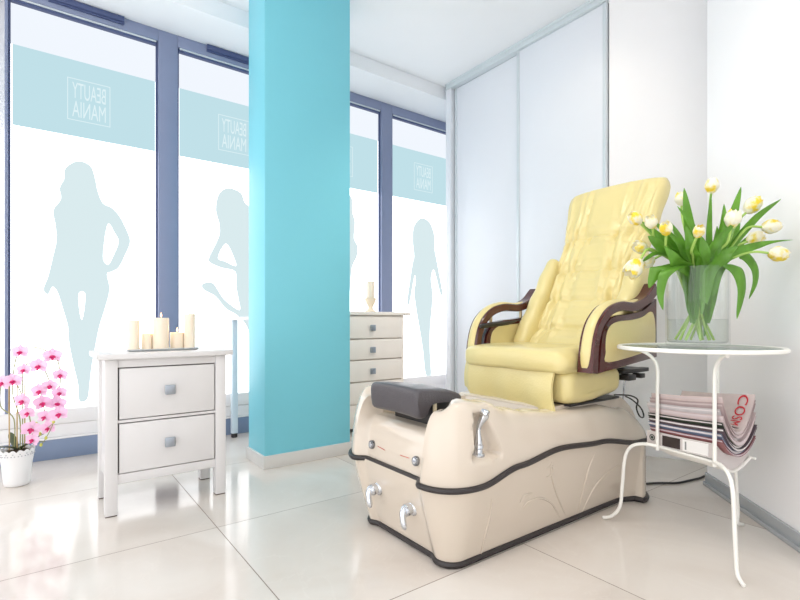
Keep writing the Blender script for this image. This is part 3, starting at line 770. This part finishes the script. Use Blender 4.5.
def seat_fn(p):
    q = p.copy(); u = (p.x - 1.62) / .5; v = (p.y - YC) / .29
    if p.z > .66:
        q.z += .012 * math.cos(v * 1.4) - .02 * S(.5, 1, u) + .004 * math.sin(p.y * 31 + p.x * 9) * S(0, .2, u)
    q.x -= .012 * math.cos(v * 1.5) * (1 - S(0, .3, u)) - .004 * math.sin(p.y * 23) * (1 - S(0, .2, u))
    q.z -= .010 * (1 - S(-1, -.7, v)) * (1 - S(0, .5, u)) if p.z < .66 else 0
    return q
seat = obj('seat_cushion', pill(B(), 1.618, 2.17, 1.128, 1.690, .606, .706, .05, seat_fn), leather, spa, sharp=60)
# hanging front flap
rows = []
nv, nu = 14, 36
def flap(u, v, off):
    y = 1.690 - u * (.515 + .02 * v) + .010 * math.sin(v * 3) * u
    edge = .0
    zb = .478 + .016 * (1 - S(0, .10, u)) * 2 - .012 * S(.6, 1, u)
    z = .632 - v * (.632 - zb)
    x = 1.634 - .012 * math.sin(v * 2.6) + .010 * math.sin(u * 5.5) * v - .030 * S(.75, 1.0, u) * v * (1 - .4 * v) + .02 * (1 - S(0, .08, u)) * (1 - v * .2) + off
    x += .004 * math.sin(u * 21) * v
    return Vector((x, y, z))
loops = []
for k in range(nv + 1):
    v = k / nv; f_ = [flap(j / nu, v, 0) for j in range(nu + 1)]; b_ = [flap(j / nu, v, .012 if k < nv else .008) for j in range(nu, -1, -1)]
    loops.append(f_ + b_)
obj('front_flap', loft(B(), loops), leather, seat, sharp=60)
def base_fn(p):
    q = p.copy(); q.z += .020 * S(1.75, 2.05, p.x) * (1 if p.z < .55 else .2); q.y += .004 * math.sin(p.x * 30); return q
obj('seat_skirt', pill(B(), 1.66, 2.05, 1.125, 1.680, .484, .628, .045, base_fn), leather, spa, sharp=60)
# backrest
BB = Vector((2.03, 0, .655)); BT = Vector((2.485, 0, 1.525)); bdir = (BT - BB).normalized(); BL = (BT - BB).length; bn = Vector((-bdir.z, 0, bdir.x))
seams = [.30, .50, .67, .83]
seams = [.13, .30, .475, .68]
def back_halfw(u):
    return interp([(0, .255), (.3, .245), (.6, .232), (.8, .252), (.93, .268), (1, .266)], u)
def back_pt(u, q, side, th):
    """u along height, q in -1..1 across, side +1 front -1 back"""
    w = back_halfw(u)
    front = 0
    if side > 0:
        for s_ in seams: front -= .014 * math.exp(-((u - s_) / .014) ** 2)
        # gathers running along the height
        env = S(.02, .12, u) * (1 - S(.90, 1.0, u))
        ph = q * 17 + 1.6 * math.sin(u * 7) + .8 * math.sin(q * 5 + u * 11)
        seamn = min(abs(u - s_) for s_ in seams)
        front += env * (.0050 * math.sin(ph) - .0105 * abs(math.sin(q * 14 + 1.2 * math.sin(u * 6 + q * 3))) ** 3 - .008 * abs(math.sin(q * 23 + u * 5 + 1.5 * math.sin(u * 9))) ** 4) * (1.25 if seamn < .06 else .75)
        front += .010 * (1 - q * q)
        front += .012 * S(.74, .9, u) * (1 - S(.92, 1, u))
        front -= .010 * math.exp(-((abs(q) - .62) / .05) ** 2) * (1 - S(.50, .64, u))
    return front
NB = 40
loops = []
nU = 130
for k in range(nU + 1):
    u = k / nU
    end = min(1, math.sqrt(max(0, 1 - (1 - min(1, u / .035)) ** 2)) + .05) * min(1, math.sqrt(max(0, 1 - (1 - min(1, (1 - u) / .05)) ** 2)) + .05)
    th = .058 * end; w = back_halfw(u) - .022 * (1 - math.sqrt(max(0, 1 - (1 - min(1, (1 - u) / .05)) ** 2)))
    l = []
    N = 190
    base = BB + bdir * (BL * u) + bn * (-.026 * math.sin(u * math.pi) ** 1.2)
    # crest line: slightly higher on the near corner, dipping at the centre
    for j in range(N):
        a = 2 * math.pi * j / N; ca, sa = math.cos(a), math.sin(a)
        q = math.copysign(abs(ca) ** .5, ca); h = math.copysign(abs(sa) ** .55, sa)
        f = back_pt(u, q, h, th) * (max(0, h) ** .5 if h > 0 else 0) * end
        l.append(base + Vector((0, YC - .015 + w * q, 0)) + bn * (th * h + f))
    loops.append(l)
back = obj('backrest', loft(B(), loops), leather, spa, sharp=70)
# side bolsters of the lower back
for sgn in (-1, 1):
    loops = []
    for k in range(31):
        u = k / 30; uu = -.01 + .58 * u; base = BB + bdir * (BL * uu) + bn * (-.026 * math.sin(max(0, uu) * math.pi) ** 1.2)
        e = math.sqrt(max(0, 1 - (2 * u - 1) ** 10)) * .98 + .02
        l = []
        for j in range(28):
            a = 2 * math.pi * j / 28
            l.append(base + Vector((0, YC - .012 + sgn * (.250 - .012 * u + (.050 - .012 * u) * e * math.copysign(abs(math.cos(a)) ** .7, math.cos(a))), 0)) + bn * (.026 + (.078 - .014 * u) * e * math.copysign(abs(math.sin(a)) ** .7, math.sin(a)) + .004 * math.sin(u * 26 + a)))
        loops.append(l)
    obj('back_bolster', loft(B(), loops), leather, back, sharp=70)
# arms
AO, AW = .345, .068      # outer offset from the centre line, arm width
NP = [(593.0, 374), (594.2, 352), (596.5, 336), (601, 322.5), (609.5, 311), (621, 306), (635, 306.5), (647, 299.5), (655.5, 288)]
ribbon = [atY(x, y, 1.055) for x, y in NP]; ribbon = crom([(p.x, 0, p.z) for p in ribbon], 7)
panel_px = [(599.5, 373.5), (601.5, 345), (604, 330), (610, 319.5), (619, 315.5), (630, 314), (643, 310.5), (652, 303), (656.8, 298.5), (657, 357)]
inset_px = [(609.5, 362.5), (606.5, 352), (607, 336), (611, 326), (619, 321.5), (632, 320), (643, 317), (650, 312), (653.5, 313.5), (655.6, 325), (655.3, 345), (650, 350.5)]
pane = [atY(x, y, 1.069) for x, y in panel_px]; inset = [atY(x, y, 1.066) for x, y in inset_px]
for sgn, nm in ((-1, 'near'), (1, 'far')):
    yo = YC + sgn * AO; yi = YC + sgn * (AO - AW)
    if sgn == -1: ribbon = [p + Vector((.016, 0, 0)) for p in ribbon]
    else: ribbon = [p - Vector((.004, 0, -.008)) for p in ribbon]
    n = len(ribbon); loops = []
    for i, p in enumerate(ribbon):
        t = (ribbon[min(i + 1, n - 1)] - ribbon[max(i - 1, 0)]).normalized(); nn = Vector((-t.z, 0, t.x))
        u = i / (n - 1); hh = .019 + .008 * S(.84, 1, u) + .003 * (1 - S(0, .2, u)); c_ = .004
        lo, hi = p - nn * hh, p + nn * hh
        def P3(v, y): return Vector((v.x, y, v.z))
        d_ = nn * c_; s1 = sgn * c_
        loops.append([P3(lo, yo - s1), P3(lo + d_, yo), P3(hi - d_, yo), P3(hi, yo - s1), P3(hi, yi + s1), P3(hi - d_, yi), P3(lo + d_, yi), P3(lo, yi + s1)])
    arm = obj('armrest', loft(B(), loops), wood_m, spa, sharp=35)
    loops = []
    for i in range(2, n - 10):
        p = ribbon[i]; t = (ribbon[i + 1] - ribbon[i - 1]).normalized(); nn = Vector((-t.z, 0, t.x)); u = i / (n - 1)
        hh = .019 + .003 * (1 - S(0, .2, u)); e = math.sqrt(min(1, (i - 2) / 4, (n - 11 - i) / 6)) if 2 < i < n - 11 else .1
        hi = p + nn * (hh - .002); ym = (yo + yi) / 2; wy = .023 * (.6 + .4 * e); l = []
        for a in range(12):
            an = math.pi * 2 * a / 12; hgt = (.010 * e + .002) * max(0, math.sin(an)) if math.sin(an) > 0 else -.003
            l.append(Vector((hi.x, ym + wy * math.cos(an), hi.z)) + nn * hgt)
        loops.append(l)
    obj('arm_pad', loft(B(), loops), leather, arm, sharp=60)
    yp0, yp1 = YC + sgn * (AO - .014), YC + sgn * (AO - .056)
    dz = -.020 if sgn == 1 else 0
    pts = [Vector((p.x, yp0, p.z + dz)) for p in pane]; pts = crom(pts[:9], 4) + [pts[9]]
    side = obj('side_panel', prism(B(), pts, (0, yp1 - yp0, 0), .003), wood_m, arm, sharp=35)
    pts = crom([Vector((p.x, yp0 + sgn * .003, p.z + dz)) for p in inset], 4, True)
    obj('side_panel_pad', prism(B(), pts, (0, yp1 - yp0 - sgn * .006, 0), .0028), leather, side, sharp=60)
    for i in (int(n * .52), int(n * .80)):
        p = ribbon[i]; obj('arm_spacer', tube(B(), [(p.x, (yo + yi) / 2, p.z - .018), (p.x, (yo + yi) / 2, p.z - .062)], .008, 12), mat('brass_spacer', rgb(210, 190, 150), .3, .6), arm)
# remote wand on the far arm
a, b_, c_ = atY(480, 326.5, 1.655), atY(508, 323, 1.655), atY(528, 318, 1.66)
rm = obj('remote_control', tube(B(), crom([a, (a + b_) / 2 + Vector((0, 0, .002)), b_, b_ * .6 + c_ * .4], 6), [.007] + [.012] * 9 + [.011, .0105, .010, .009, .008, .007, .006, .005, .004], 12), dark_m, spa)
obj('remote_cord', tube(B(), crom([b_ * .65 + c_ * .35, c_, c_ + Vector((.06, -.01, .004)), c_ + Vector((.12, -.03, -.03))], 6), .003, 8), dark_m, rm)
# mechanism below the near arm
bm = B(); box(bm, 2.05, 2.275, 1.12, 1.16, .588, .606, .003); box(bm, 2.06, 2.12, 1.10, 1.15, .56, .585, .003); box(bm, 2.16, 2.20, 1.10, 1.14, .565, .585, .003)
box(bm, 2.05, 2.275, 1.60, 1.68, .585, .607, .003); box(bm, 2.16, 2.275, 1.15, 1.66, .588, .604, .002)
obj('recline_mechanism', bm, dark_m, spa)
obj('recline_rod', tube(B(), [(2.16, 1.17, .59), (2.162, 1.185, .45)], .0045, 10), chrome, spa)
cb = crom([(2.06, 1.17, .492), (2.12, 1.13, .488), (2.17, 1.12, .465), (2.15, 1.115, .43), (2.17, 1.11, .392), (2.215, 1.115, .385), (2.22, 1.13, .42), (2.18, 1.15, .46), (2.165, 1.175, .475)], 8)
obj('power_lead', tube(B(), cb, .0033, 8), dark_m, spa)
# lead trailing over the floor to the skirting
cp = [atZ(640, 484, .006), atZ(659, 483, .006), atZ(676, 483, .006), atZ(689, 480.5, .006), atZ(700, 478, .006)]
cp.append(cp[-1] + Vector((.05, .0, 0)))
cab = obj('power_cable', tube(B(), crom(cp, 6), .0055, 8), dark_m); tag(cab, 'black power cable on the floor between the spa base and the right wall', 'cable')

# ------------------------------------------------------------------ side table
TC = Vector((1.963, .790, 0)); TRD = .272; TZ = .725
tb = thing('side_table', 'round white wire side table with glass top holding the tulip vase', 'side table', TC)
bm = B(); ring = []
lathe(bm, [(TRD - .016, TZ - .004), (TRD - .016, TZ + .001), (TRD - .012, TZ + .004), (TRD - .004, TZ + .004), (TRD, TZ), (TRD, TZ - .008), (TRD - .004, TZ - .011), (TRD - .012, TZ - .0115), (TRD - .018, TZ - .0115), (TRD - .06, TZ - .0115), (TRD - .06, TZ - .009), (TRD - .018, TZ - .0045)], TC, 72, False, False)
# close the ring profile
obj('table_rim', bm, tabl_m, tb)
obj('glass_top', lathe(B(), [(TRD - .019, TZ - .004), (TRD - .018, TZ - .002), (TRD - .018, TZ + .0015), (TRD - .019, TZ + .002), (.02, TZ + .002)], TC, 64), tglass_m, tb)
FT = [Vector((1.877, 1.114, 0)), Vector((1.742, .568, 0)), Vector((2.262, .742, 0))]
posts = []
for f in FT:
    d_ = (f - TC); d_.z = 0; L_ = d_.length; d_.normalize(); rp = .132
    pp = TC + d_ * rp; posts.append((pp, d_, L_))
    pth = crom([TC + d_ * (rp + .085) + Vector((0, 0, TZ - .0175)), TC + d_ * (rp + .055) + Vector((0, 0, TZ - .022)), TC + d_ * (rp + .02) + Vector((0, 0, TZ - .045)), pp + Vector((0, 0, TZ - .085)), pp + Vector((0, 0, .55)), pp + Vector((0, 0, .32))], 8)
    l = obj('upright', tube(B(), pth, .0066, 10), tabl_m, tb)
    pth = crom([pp + Vector((0, 0, .335)), TC + d_ * (rp + .05) + Vector((0, 0, .336)), TC + d_ * (rp + .095) + Vector((0, 0, .318)), TC + d_ * (rp + .118) + Vector((0, 0, .27)), TC + d_ * (rp + .128) + Vector((0, 0, .16)), TC + d_ * (rp + .137) + Vector((0, 0, .07)), TC + d_ * (L_ - .035) + Vector((0, 0, .022)), TC + d_ * L_ + Vector((0, 0, .0068))], 8)
    obj('leg', tube(B(), pth, .0066, 10), tabl_m, tb)
# magazine cradle: axis along the A-B line
pa, pb, pc_ = posts[0][0], posts[1][0], posts[2][0]
ax = (pb - pa).normalized(); nx = Vector((-ax.y, ax.x, 0))
if (pc_ - pa).dot(nx) < 0: nx = -nx
wid = (pc_ - pa).dot(nx)
mid0 = pa + ax * ((pb - pa).length * .5)
def cradle(s_, w, z): return Vector((0, 0, 0)) + mid0 + ax * s_ + nx * w + Vector((0, 0, z))
bm = B()
def usag(q, depth): return depth * (q * q)         # q -1..1 across
loops = []
for k in range(19):
    q = -1 + 2 * k / 18; w = wid * .5 + q * (wid * .5 - .008); z = .291 + usag(q, .036)
    loops.append([cradle(-.113, w, z), cradle(.113, w, z), cradle(.113, w, z + .004), cradle(-.113, w, z + .004)])
loft(bm, loops); obj('magazine_shelf', bm, tabl_m, tb)
bm = B()
for w in (.008, wid - .008): tube(bm, [cradle(-.13, w, .332), cradle(.13, w, .332)], .005, 8)
tube(bm, crom([cradle(.113, .008, .332), cradle(.113, wid * .5, .291), cradle(.113, wid - .008, .332)], 6), .005, 8); tube(bm, crom([cradle(-.113, .008, .332), cradle(-.113, wid * .5, .291), cradle(-.113, wid - .008, .332)], 6), .005, 8)
obj('shelf_rail', bm, tabl_m, tb)

# magazines: cover sheet (outside) round a block of pages, sagging between the posts
mg = [  # thickness, page colour, cover colour, start, end, label
    (.052, (214, 206, 204), (240, 236, 232), -.158, .126, 'white thick magazine with a dark cover picture, bottom of the stack'),
    (.0085, (206, 194, 198), (158, 104, 106), -.140, .150, 'dull red edged magazine lying just above the bottom white one'),
    (.0105, (224, 216, 216), (120, 132, 158), -.148, .146, 'blue edged magazine third from the bottom of the stack'),
    (.0100, (232, 226, 224), (98, 84, 92), -.146, .154, 'dark purple edged magazine fourth from the bottom of the stack'),
    (.0095, (226, 216, 214), (52, 60, 50), -.150, .148, 'dark green edged magazine in the middle of the stack'),
    (.0145, (212, 198, 200), (208, 190, 190), -.146, .152, 'pinkish thick magazine above the dark green edged one'),
    (.0110, (222, 214, 214), (204, 198, 200), -.156, .140, 'pale grey magazine third from the top of the stack'),
    (.0125, (200, 184, 184), (178, 158, 158), -.142, .150, 'mauve magazine second from the top of the stack'),
    (.0105, (212, 198, 198), (214, 196, 194), -.134, .148, 'curled top magazine with red cover letters, end facing the wall corner'),
]
zb = .296
stackz = []
N = 25
for i, (th, pc, cc, s0, s1, lab) in enumerate(mg):
    depth = .037 + .0075 * i
    hw = wid * .5 - .0125 + random.uniform(-.003, .001)
    root = thing('magazine', lab, 'magazine', cradle(0, wid * .5, zb), 'magazines on the side table rack')
    def pt(s_, q, z): return cradle(s_ - .018, wid * .5 + q * hw, zb + usag(q, depth) * (1.0 + .25 * S(-.1, .15, s_)) + z)
    pm = mat('pages_%d' % i, rgb(*pc), .6, var=.16, nscale=90, stretch=(.02, .02, 14)); cm_ = mat('cover_%d' % i, rgb(*cc), .35, var=.12, nscale=30)
    bm = B(); loops = []
    for k in range(N):
        q = -1 + 2 * k / (N - 1); loops.append([pt(s0, q, .0012), pt((s0 + s1) / 2, q, .0012), pt(s1, q, .0012), pt(s1 - .002, q, th - .0014), pt((s0 + s1) / 2, q, th - .0014), pt(s0 + .002, q, th - .0014)])
    obj('pages', loft(bm, loops), pm, root, sharp=30)
    bm = B()
    for a, b2_ in ((0.0001, .0009), (th - .0011, th - .0002)):
        loops = []
        for k in range(N):
            q = -1.02 + 2.04 * k / (N - 1); loops.append([pt(s0 - .002, q, a), pt(0, q, a), pt(s1 + .002, q, a), pt(s1 + .002, q, b2_), pt(0, q, b2_), pt(s0 - .002, q, b2_)])
        loft(bm, loops)
    obj('cover', bm, cm_, root, sharp=30)
    if i == 0:
        # spine print: round mark, dark picture and white box on the long edge
        dkm = mat('dark_cover_photo', rgb(58, 48, 46), .4, var=.5, nscale=22); wbm = mat('white_print_box', rgb(246, 244, 242), .4)
        def edge(s_, z): return pt(s_, -1.0, z) - nx * .0012
        def quad(m, s_a, s_b, z0, z1, nm, off=0):
            bm = B(); l1 = []; l2 = []
            for k in range(9):
                s_ = s_a + (s_b - s_a) * k / 8; l1.append(pt(s_, -1.0, z0) - nx * (.001 + off)); l2.append(pt(s_, -1.0, z1) - nx * (.001 + off))
            lo = [[a, b_, b_ + nx * .0009, a + nx * .0009] for a, b_ in zip(l1, l2)]
            loft(bm, lo); return obj(nm, bm, m, root, sharp=0)
        quad(dkm, -.086, -.010, .006, .046, 'cover_photo'); quad(wbm, .0, .10, .005, .047, 'print_box'); quad(mat('grey_print', rgb(150, 150, 150), .5), .010, .016, .010, .040, 'print_lines', .0006)
        p = edge(-.132, .028); M = frame_to(-nx)
        bm = B(); lathe(bm, [(.009, -.0004), (.0125, 0), (.009, .0004)], p, 24, False, False, M=M); lathe(bm, [(.0012, -.0003), (.006, .0003)], p, 18, M=M)
        obj('round_mark', bm, mat('green_black_print', rgb(44, 60, 52), .5), root)
    if i == len(mg) - 1: TOPPT = (pt, th, root, s1)
    zb += th
# red letters on the curled top cover, reading along the end
pt, th, root, s1 = TOPPT
cu = bpy.data.curves.new('lettering', 'FONT'); cu.body = 'COSM'; cu.size = .1; cu.extrude = .0006
t_ = bpy.data.objects.new('tmp', cu); COL.objects.link(t_); dg = bpy.context.evaluated_depsgraph_get(); me = bpy.data.meshes.new_from_object(t_.evaluated_get(dg)); bpy.data.objects.remove(t_)
xs = [v.co.x for v in me.vertices]; ys = [v.co.y for v in me.vertices]
a, b_ = min(xs), max(xs); c_, d_ = min(ys), max(ys); L = ROOT[root]
def toppt(s_, q, off): return pt(s_, q, th) + Vector((0, 0, off))
for v in me.vertices:
    q = .95 - .72 * (v.co.x - a) / (b_ - a); s_ = s1 - .050 + .036 * (v.co.y - c_) / (d_ - c_)
    v.co = toppt(s_, q, .0006 + v.co.z * .4) - L
me.materials.clear(); me.materials.append(mat('red_cover_print', rgb(206, 34, 52), .4))
def patch(nm, m, q0, q1, sa, sb, off=.0004):
    rows = [[toppt(sa + (sb - sa) * i / 6, q0 + (q1 - q0) * j / 10, off) for j in range(11)] for i in range(7)]
    b2 = B(); lo = [r + [p - Vector((0, 0, .0004)) for p in reversed(r)] for r in rows]; loft(b2, lo); return obj(nm, b2, m, root, sharp=0)
patch('cover_photo', mat('black_cover_photo', rgb(40, 34, 36), .35, var=.4, nscale=30), -.30, .10, s1 - .06, s1 - .004)
patch('cover_print', mat('grey_cover_print', rgb(120, 116, 118), .35, var=.3, nscale=50), -.78, -.5, s1 - .045, s1 - .010)
o_ = link('lettering', me, root); ROOT[o_] = L

# ------------------------------------------------------------------ vase, water, tulips
VZ = TZ + .0042; VR = .103; VH = .292
bm = B(); lathe(bm, [(VR - .012, VZ), (VR - .003, VZ + .002), (VR, VZ + .008), (VR, VZ + VH - .002), (VR - .002, VZ + VH), (VR - .004, VZ + VH - .002), (VR - .005, VZ + .018), (VR - .012, VZ + .013)], TC, 64)
vase = obj('glass_vase', bm, glass_m); tag(vase, 'clear glass cylinder vase of tulips on the side table', 'vase')
bm = B(); lathe(bm, [(VR - .014, VZ + .0142), (VR - .0062, VZ + .0195), (VR - .0062, VZ + .1), (VR - .008, VZ + .0985), (.01, VZ + .098)], TC, 64)
wt = obj('water', bm, water_m); tag(wt, 'water in the bottom of the tulip vase', 'water', kind='stuff')
def flower_head(bm, base, axis, Lh, Rr, openn=0.0, rz=0.0):
    M = frame_to(axis)
    for ring_, (a0, sc, rs) in enumerate(((0, 1.0, 1.0), (60, .97, .90))):
        for k in range(3):
            ac = R(a0 + 120 * k) + rz; rows = []
            for i in range(9):
                v = i / 8; rad = Rr * rs * (interp([(0, .18), (.18, .72), (.45, 1.0), (.75, .86 + openn * .4), (1, .52 + openn * .9)], v)); half = R(64) * (math.sin(math.pi * min(1, .16 + .80 * v)) ** .7) * (1 if v < .99 else .25)
                row = []
                for j in range(-3, 4):
                    a = ac + half * j / 3; z = Lh * sc * v - .05 * Lh * (abs(j) / 3) ** 2 * v
                    row.append(base + M @ Vector((rad * math.cos(a), rad * math.sin(a), z)))
                rows.append(row)
            grid(bm, rows)
    return bm
TU = [  # px, py of the head centre, distance, axis (screen right, up), length, label
    (635, 218, 1.74, (-.5, .45), .050, 0.0, 'tulip leaning far left at the upper left of the bouquet'),
    (651, 221.5, 1.70, (-.35, .6), .046, .1, 'white tulip second from the left in the upper left row'),
    (666, 228, 1.66, (-.2, .6), .046, .15, 'round white and yellow tulip third in the upper left row'),
    (681, 198, 1.92, (-.1, .8), .050, 0.0, 'pale tulip half hidden behind a tall leaf left of the topmost bloom'),
    (699, 231, 1.62, (.0, .5), .040, .2, 'small pale tulip facing forward at the centre of the bouquet'),
    (712, 185, 1.80, (.05, 1), .052, 0.0, 'topmost upright yellow and white tulip'),
    (733, 218, 1.70, (.15, .9), .058, .05, 'white tulip right of centre below the tall upright leaf'),
    (753, 205, 1.80, (.5, .6), .062, .1, 'large yellow streaked tulip at the upper right'),
    (772, 226.5, 1.74, (1, .05), .058, 0.0, 'yellow tulip pointing sideways to the right, above the lowest right one'),
    (756, 238, 1.80, (.8, .35), .056, .1, 'yellow tulip tucked between two blooms on the right'),
    (779, 254, 1.70, (1, -.1), .060, 0.0, 'lowest tulip on the right pointing sideways to the wall'),
    (640, 247, 1.78, (-.8, .25), .052, .2, 'yellow tulip on the left side against the chair back'),
    (634, 268, 1.74, (-.6, -.75), .068, .35, 'large open tulip drooping at the lower left'),
    (647, 262, 1.80, (-.7, -.3), .050, .1, 'small pale tulip behind the drooping one at the left'),
]
VC = TC.copy()
rightv = Vector((CN, -SN, 0)); fwd = Vector((SN, CN, 0))
stem_ctrl = []
for i, (px, py, d, (rx, ry), Lh, op, lab) in enumerate(TU):
    hc = atD(px, py, d); axis = (rightv * rx + Vector((0, 0, 1)) * ry - fwd * (.35 if i in (2, 4, 1) else .08)).normalized()
    Lh *= 1.16; base = hc - axis * Lh * .5
    out = Vector((hc.x - VC.x, hc.y - VC.y, 0)); on = out.normalized() if out.length > 1e-3 else Vector((1, 0, 0))
    bot = VC + Vector((-on.x * (.052 + .018 * math.sin(i * 2.7)) + .025 * math.sin(i * 5), -on.y * (.052 + .018 * math.cos(i * 1.7)) + .025 * math.cos(i * 4), VZ + .0225))
    rim = VC + on * min(.078, .02 + out.length * .3) + Vector((.012 * math.sin(i * 3), .012 * math.cos(i * 3), VZ + VH * .98))
    midp = bot.lerp(rim, .5)
    k1 = base - axis * .05
    k0 = rim.lerp(k1, .5) + Vector((0, 0, .012))
    pth = crom([bot, midp, rim, k0, k1, base], 7)
    tu = thing('tulip', lab, 'tulip', bot, 'tulips in the glass vase')
    obj('stem', tube(B(), pth, .0043, 8), stem_m, tu)
    obj('bloom', flower_head(B(), base - axis * .002, axis, Lh, Lh * .40, op, i * .7), tulip_m, tu, recalc=False, sharp=80)
    stem_ctrl.append((tu, pth, on, rim))
# leaves: (tulip index, list of (px,py,dist)), width
def vrim(px, d=1.80): return atD(px, 268, d)
LV = [
    (5, [(704, 320, 1.80), (707, 268, 1.78), (708, 230, 1.78), (711, 192, 1.79)], .030),
    (3, [(700, 315, 1.82), (694, 262, 1.84), (688, 222, 1.82), (684, 188, 1.80)], .042),
    (3, [(700, 310, 1.83), (698, 255, 1.80), (692, 228, 1.78), (677, 206, 1.77)], .030),
    (7, [(708, 310, 1.80), (718, 255, 1.80), (730, 222, 1.82), (741, 187, 1.84)], .044),
    (8, [(708, 312, 1.78), (726, 258, 1.76), (752, 220, 1.76), (781, 199, 1.76)], .040),
    (10, [(712, 308, 1.76), (728, 262, 1.74), (758, 246, 1.73), (793, 240, 1.72)], .034),
    (9, [(710, 306, 1.78), (726, 262, 1.78), (742, 254, 1.78), (755, 266, 1.78), (756, 282, 1.78), (749, 299, 1.78)], .034),
    (10, [(712, 306, 1.74), (727, 266, 1.72), (737, 268, 1.70), (743, 288, 1.70), (737, 319, 1.71)], .046),
    (6, [(706, 306, 1.74), (716, 254, 1.72), (722, 228, 1.72), (724, 204, 1.73)], .034),
    (6, [(702, 306, 1.72), (708, 262, 1.70), (716, 242, 1.70), (736, 222, 1.69)], .036),
    (0, [(694, 306, 1.78), (680, 262, 1.75), (662, 240, 1.74), (641, 221, 1.74)], .034),
    (0, [(692, 310, 1.76), (674, 262, 1.72), (660, 245, 1.72), (648, 236, 1.72)], .044),
    (1, [(694, 308, 1.75), (684, 258, 1.72), (672, 238, 1.71), (654, 222, 1.71)], .034),
    (2, [(696, 306, 1.74), (688, 262, 1.70), (680, 246, 1.70), (668, 234, 1.70)], .044),
    (11, [(690, 312, 1.78), (672, 264, 1.76), (658, 255, 1.75), (642, 262, 1.75)], .040),
    (12, [(690, 312, 1.76), (672, 266, 1.73), (662, 266, 1.71), (655, 274, 1.70), (649, 288, 1.70)], .056),
    (13, [(690, 312, 1.74), (676, 268, 1.70), (668, 270, 1.68), (661, 292, 1.68), (663, 310, 1.68)], .036),
    (4, [(698, 308, 1.72), (697, 262, 1.68), (690, 246, 1.67), (686, 226, 1.68)], .038),
    (4, [(700, 308, 1.74), (702, 268, 1.70), (703, 252, 1.70), (701, 236, 1.70)], .046),
    (5, [(702, 312, 1.80), (704, 268, 1.80), (714, 246, 1.82), (717, 226, 1.84)], .044),
    (7, [(704, 312, 1.84), (714, 264, 1.86), (728, 244, 1.88), (740, 222, 1.88)], .050),
    (13, [(690, 312, 1.86), (680, 266, 1.90), (668, 248, 1.92), (655, 240, 1.92)], .048),
    (2, [(694, 310, 1.82), (684, 262, 1.86), (678, 240, 1.88), (670, 222, 1.90)], .046),
    (11, [(692, 310, 1.72), (680, 272, 1.69), (672, 258, 1.68), (664, 246, 1.68)], .046),
    (9, [(706, 310, 1.72), (716, 270, 1.69), (724, 256, 1.69), (738, 246, 1.70)], .044),
    (8, [(706, 310, 1.82), (720, 266, 1.84), (732, 252, 1.86), (748, 236, 1.86)], .046),
]
for li, (i, path, wd) in enumerate(LV):
    tu, pth, on, rim = stem_ctrl[i]
    P = [atD(*p) for p in path]; P[0].z += -.060 + .095 * ((li * 7) % 10) / 9
    # keep the part below the rim inside the glass
    for p in P[:2]:
        d_ = Vector((p.x - VC.x, p.y - VC.y, 0))
        if d_.length > .078: d_ *= .078 / d_.length; p.x, p.y = VC.x + d_.x, VC.y + d_.y
    tvec = rightv + fwd * .35 * math.sin(i * 2.1 + wd * 90)
    obj('leaf', strip(B(), crom(P, 7), wd, .22, 6, side=tvec, wav=.04), leaf_m, tu, recalc=False, sharp=80)

# ------------------------------------------------------------------ light
wd = bpy.data.worlds.new('world'); SC.world = wd; wd.use_nodes = True
bg = wd.node_tree.nodes['Background']; bg.inputs['Color'].default_value = (.985, .99, 1.0, 1); bg.inputs['Strength'].default_value = 2.2
def light(kind, name, loc, energy, col=(1, 1, 1), size=.1, tgt=None, spot=None, blend=.6):
    l = bpy.data.lights.new(name, kind); l.energy = energy; l.color = col
    if kind == 'AREA': l.size = size
    else: l.shadow_soft_size = size
    if kind == 'SPOT': l.spot_size = R(spot); l.spot_blend = blend
    o = bpy.data.objects.new(name, l); COL.objects.link(o); o.location = loc
    if tgt is not None: o.rotation_euler = (Vector(tgt) - Vector(loc)).to_track_quat('-Z', 'Y').to_euler()
    return o
light('SPOT', 'spot_or_fill', (2.05, 1.35, 2.84), 14, (1, .84, .64), .15, (2.75, 1.75, 1.9), 80, .9)
light('SPOT', 'spot_or_fill', (1.1, .5, 2.84), 50, (1, .92, .82), .25, (1.5, .8, 0), 120, .9)
light('SPOT', 'spot_or_fill', (-.6, .6, 2.84), 40, (1, .96, .9), .25, (-.1, 1.4, 0), 120, .9)
light('SPOT', 'spot_or_fill', (.75, 1.25, 2.84), 65, (1, .95, .89), .3, (2.35, .75, 1.0), 75, .9)  # added fill without a fixture, brightens the right wall
light('SPOT', 'spot_or_fill', (1.9, 1.6, 2.84), 80, (1, .91, .82), .2, (2.0, 3.1, .6), 60, .9)  # added fill without a fixture, lifts the front of the chest
for x, y, z in fl: light('POINT', 'candle_light', (x, y - .0, z + .012), .12, (1, .55, .25), .006)

SC.view_settings.view_transform = 'Standard'; SC.view_settings.look = 'None'; SC.view_settings.gamma = 1; SC.view_settings.use_curve_mapping = False
SC.view_settings.exposure = 0.0
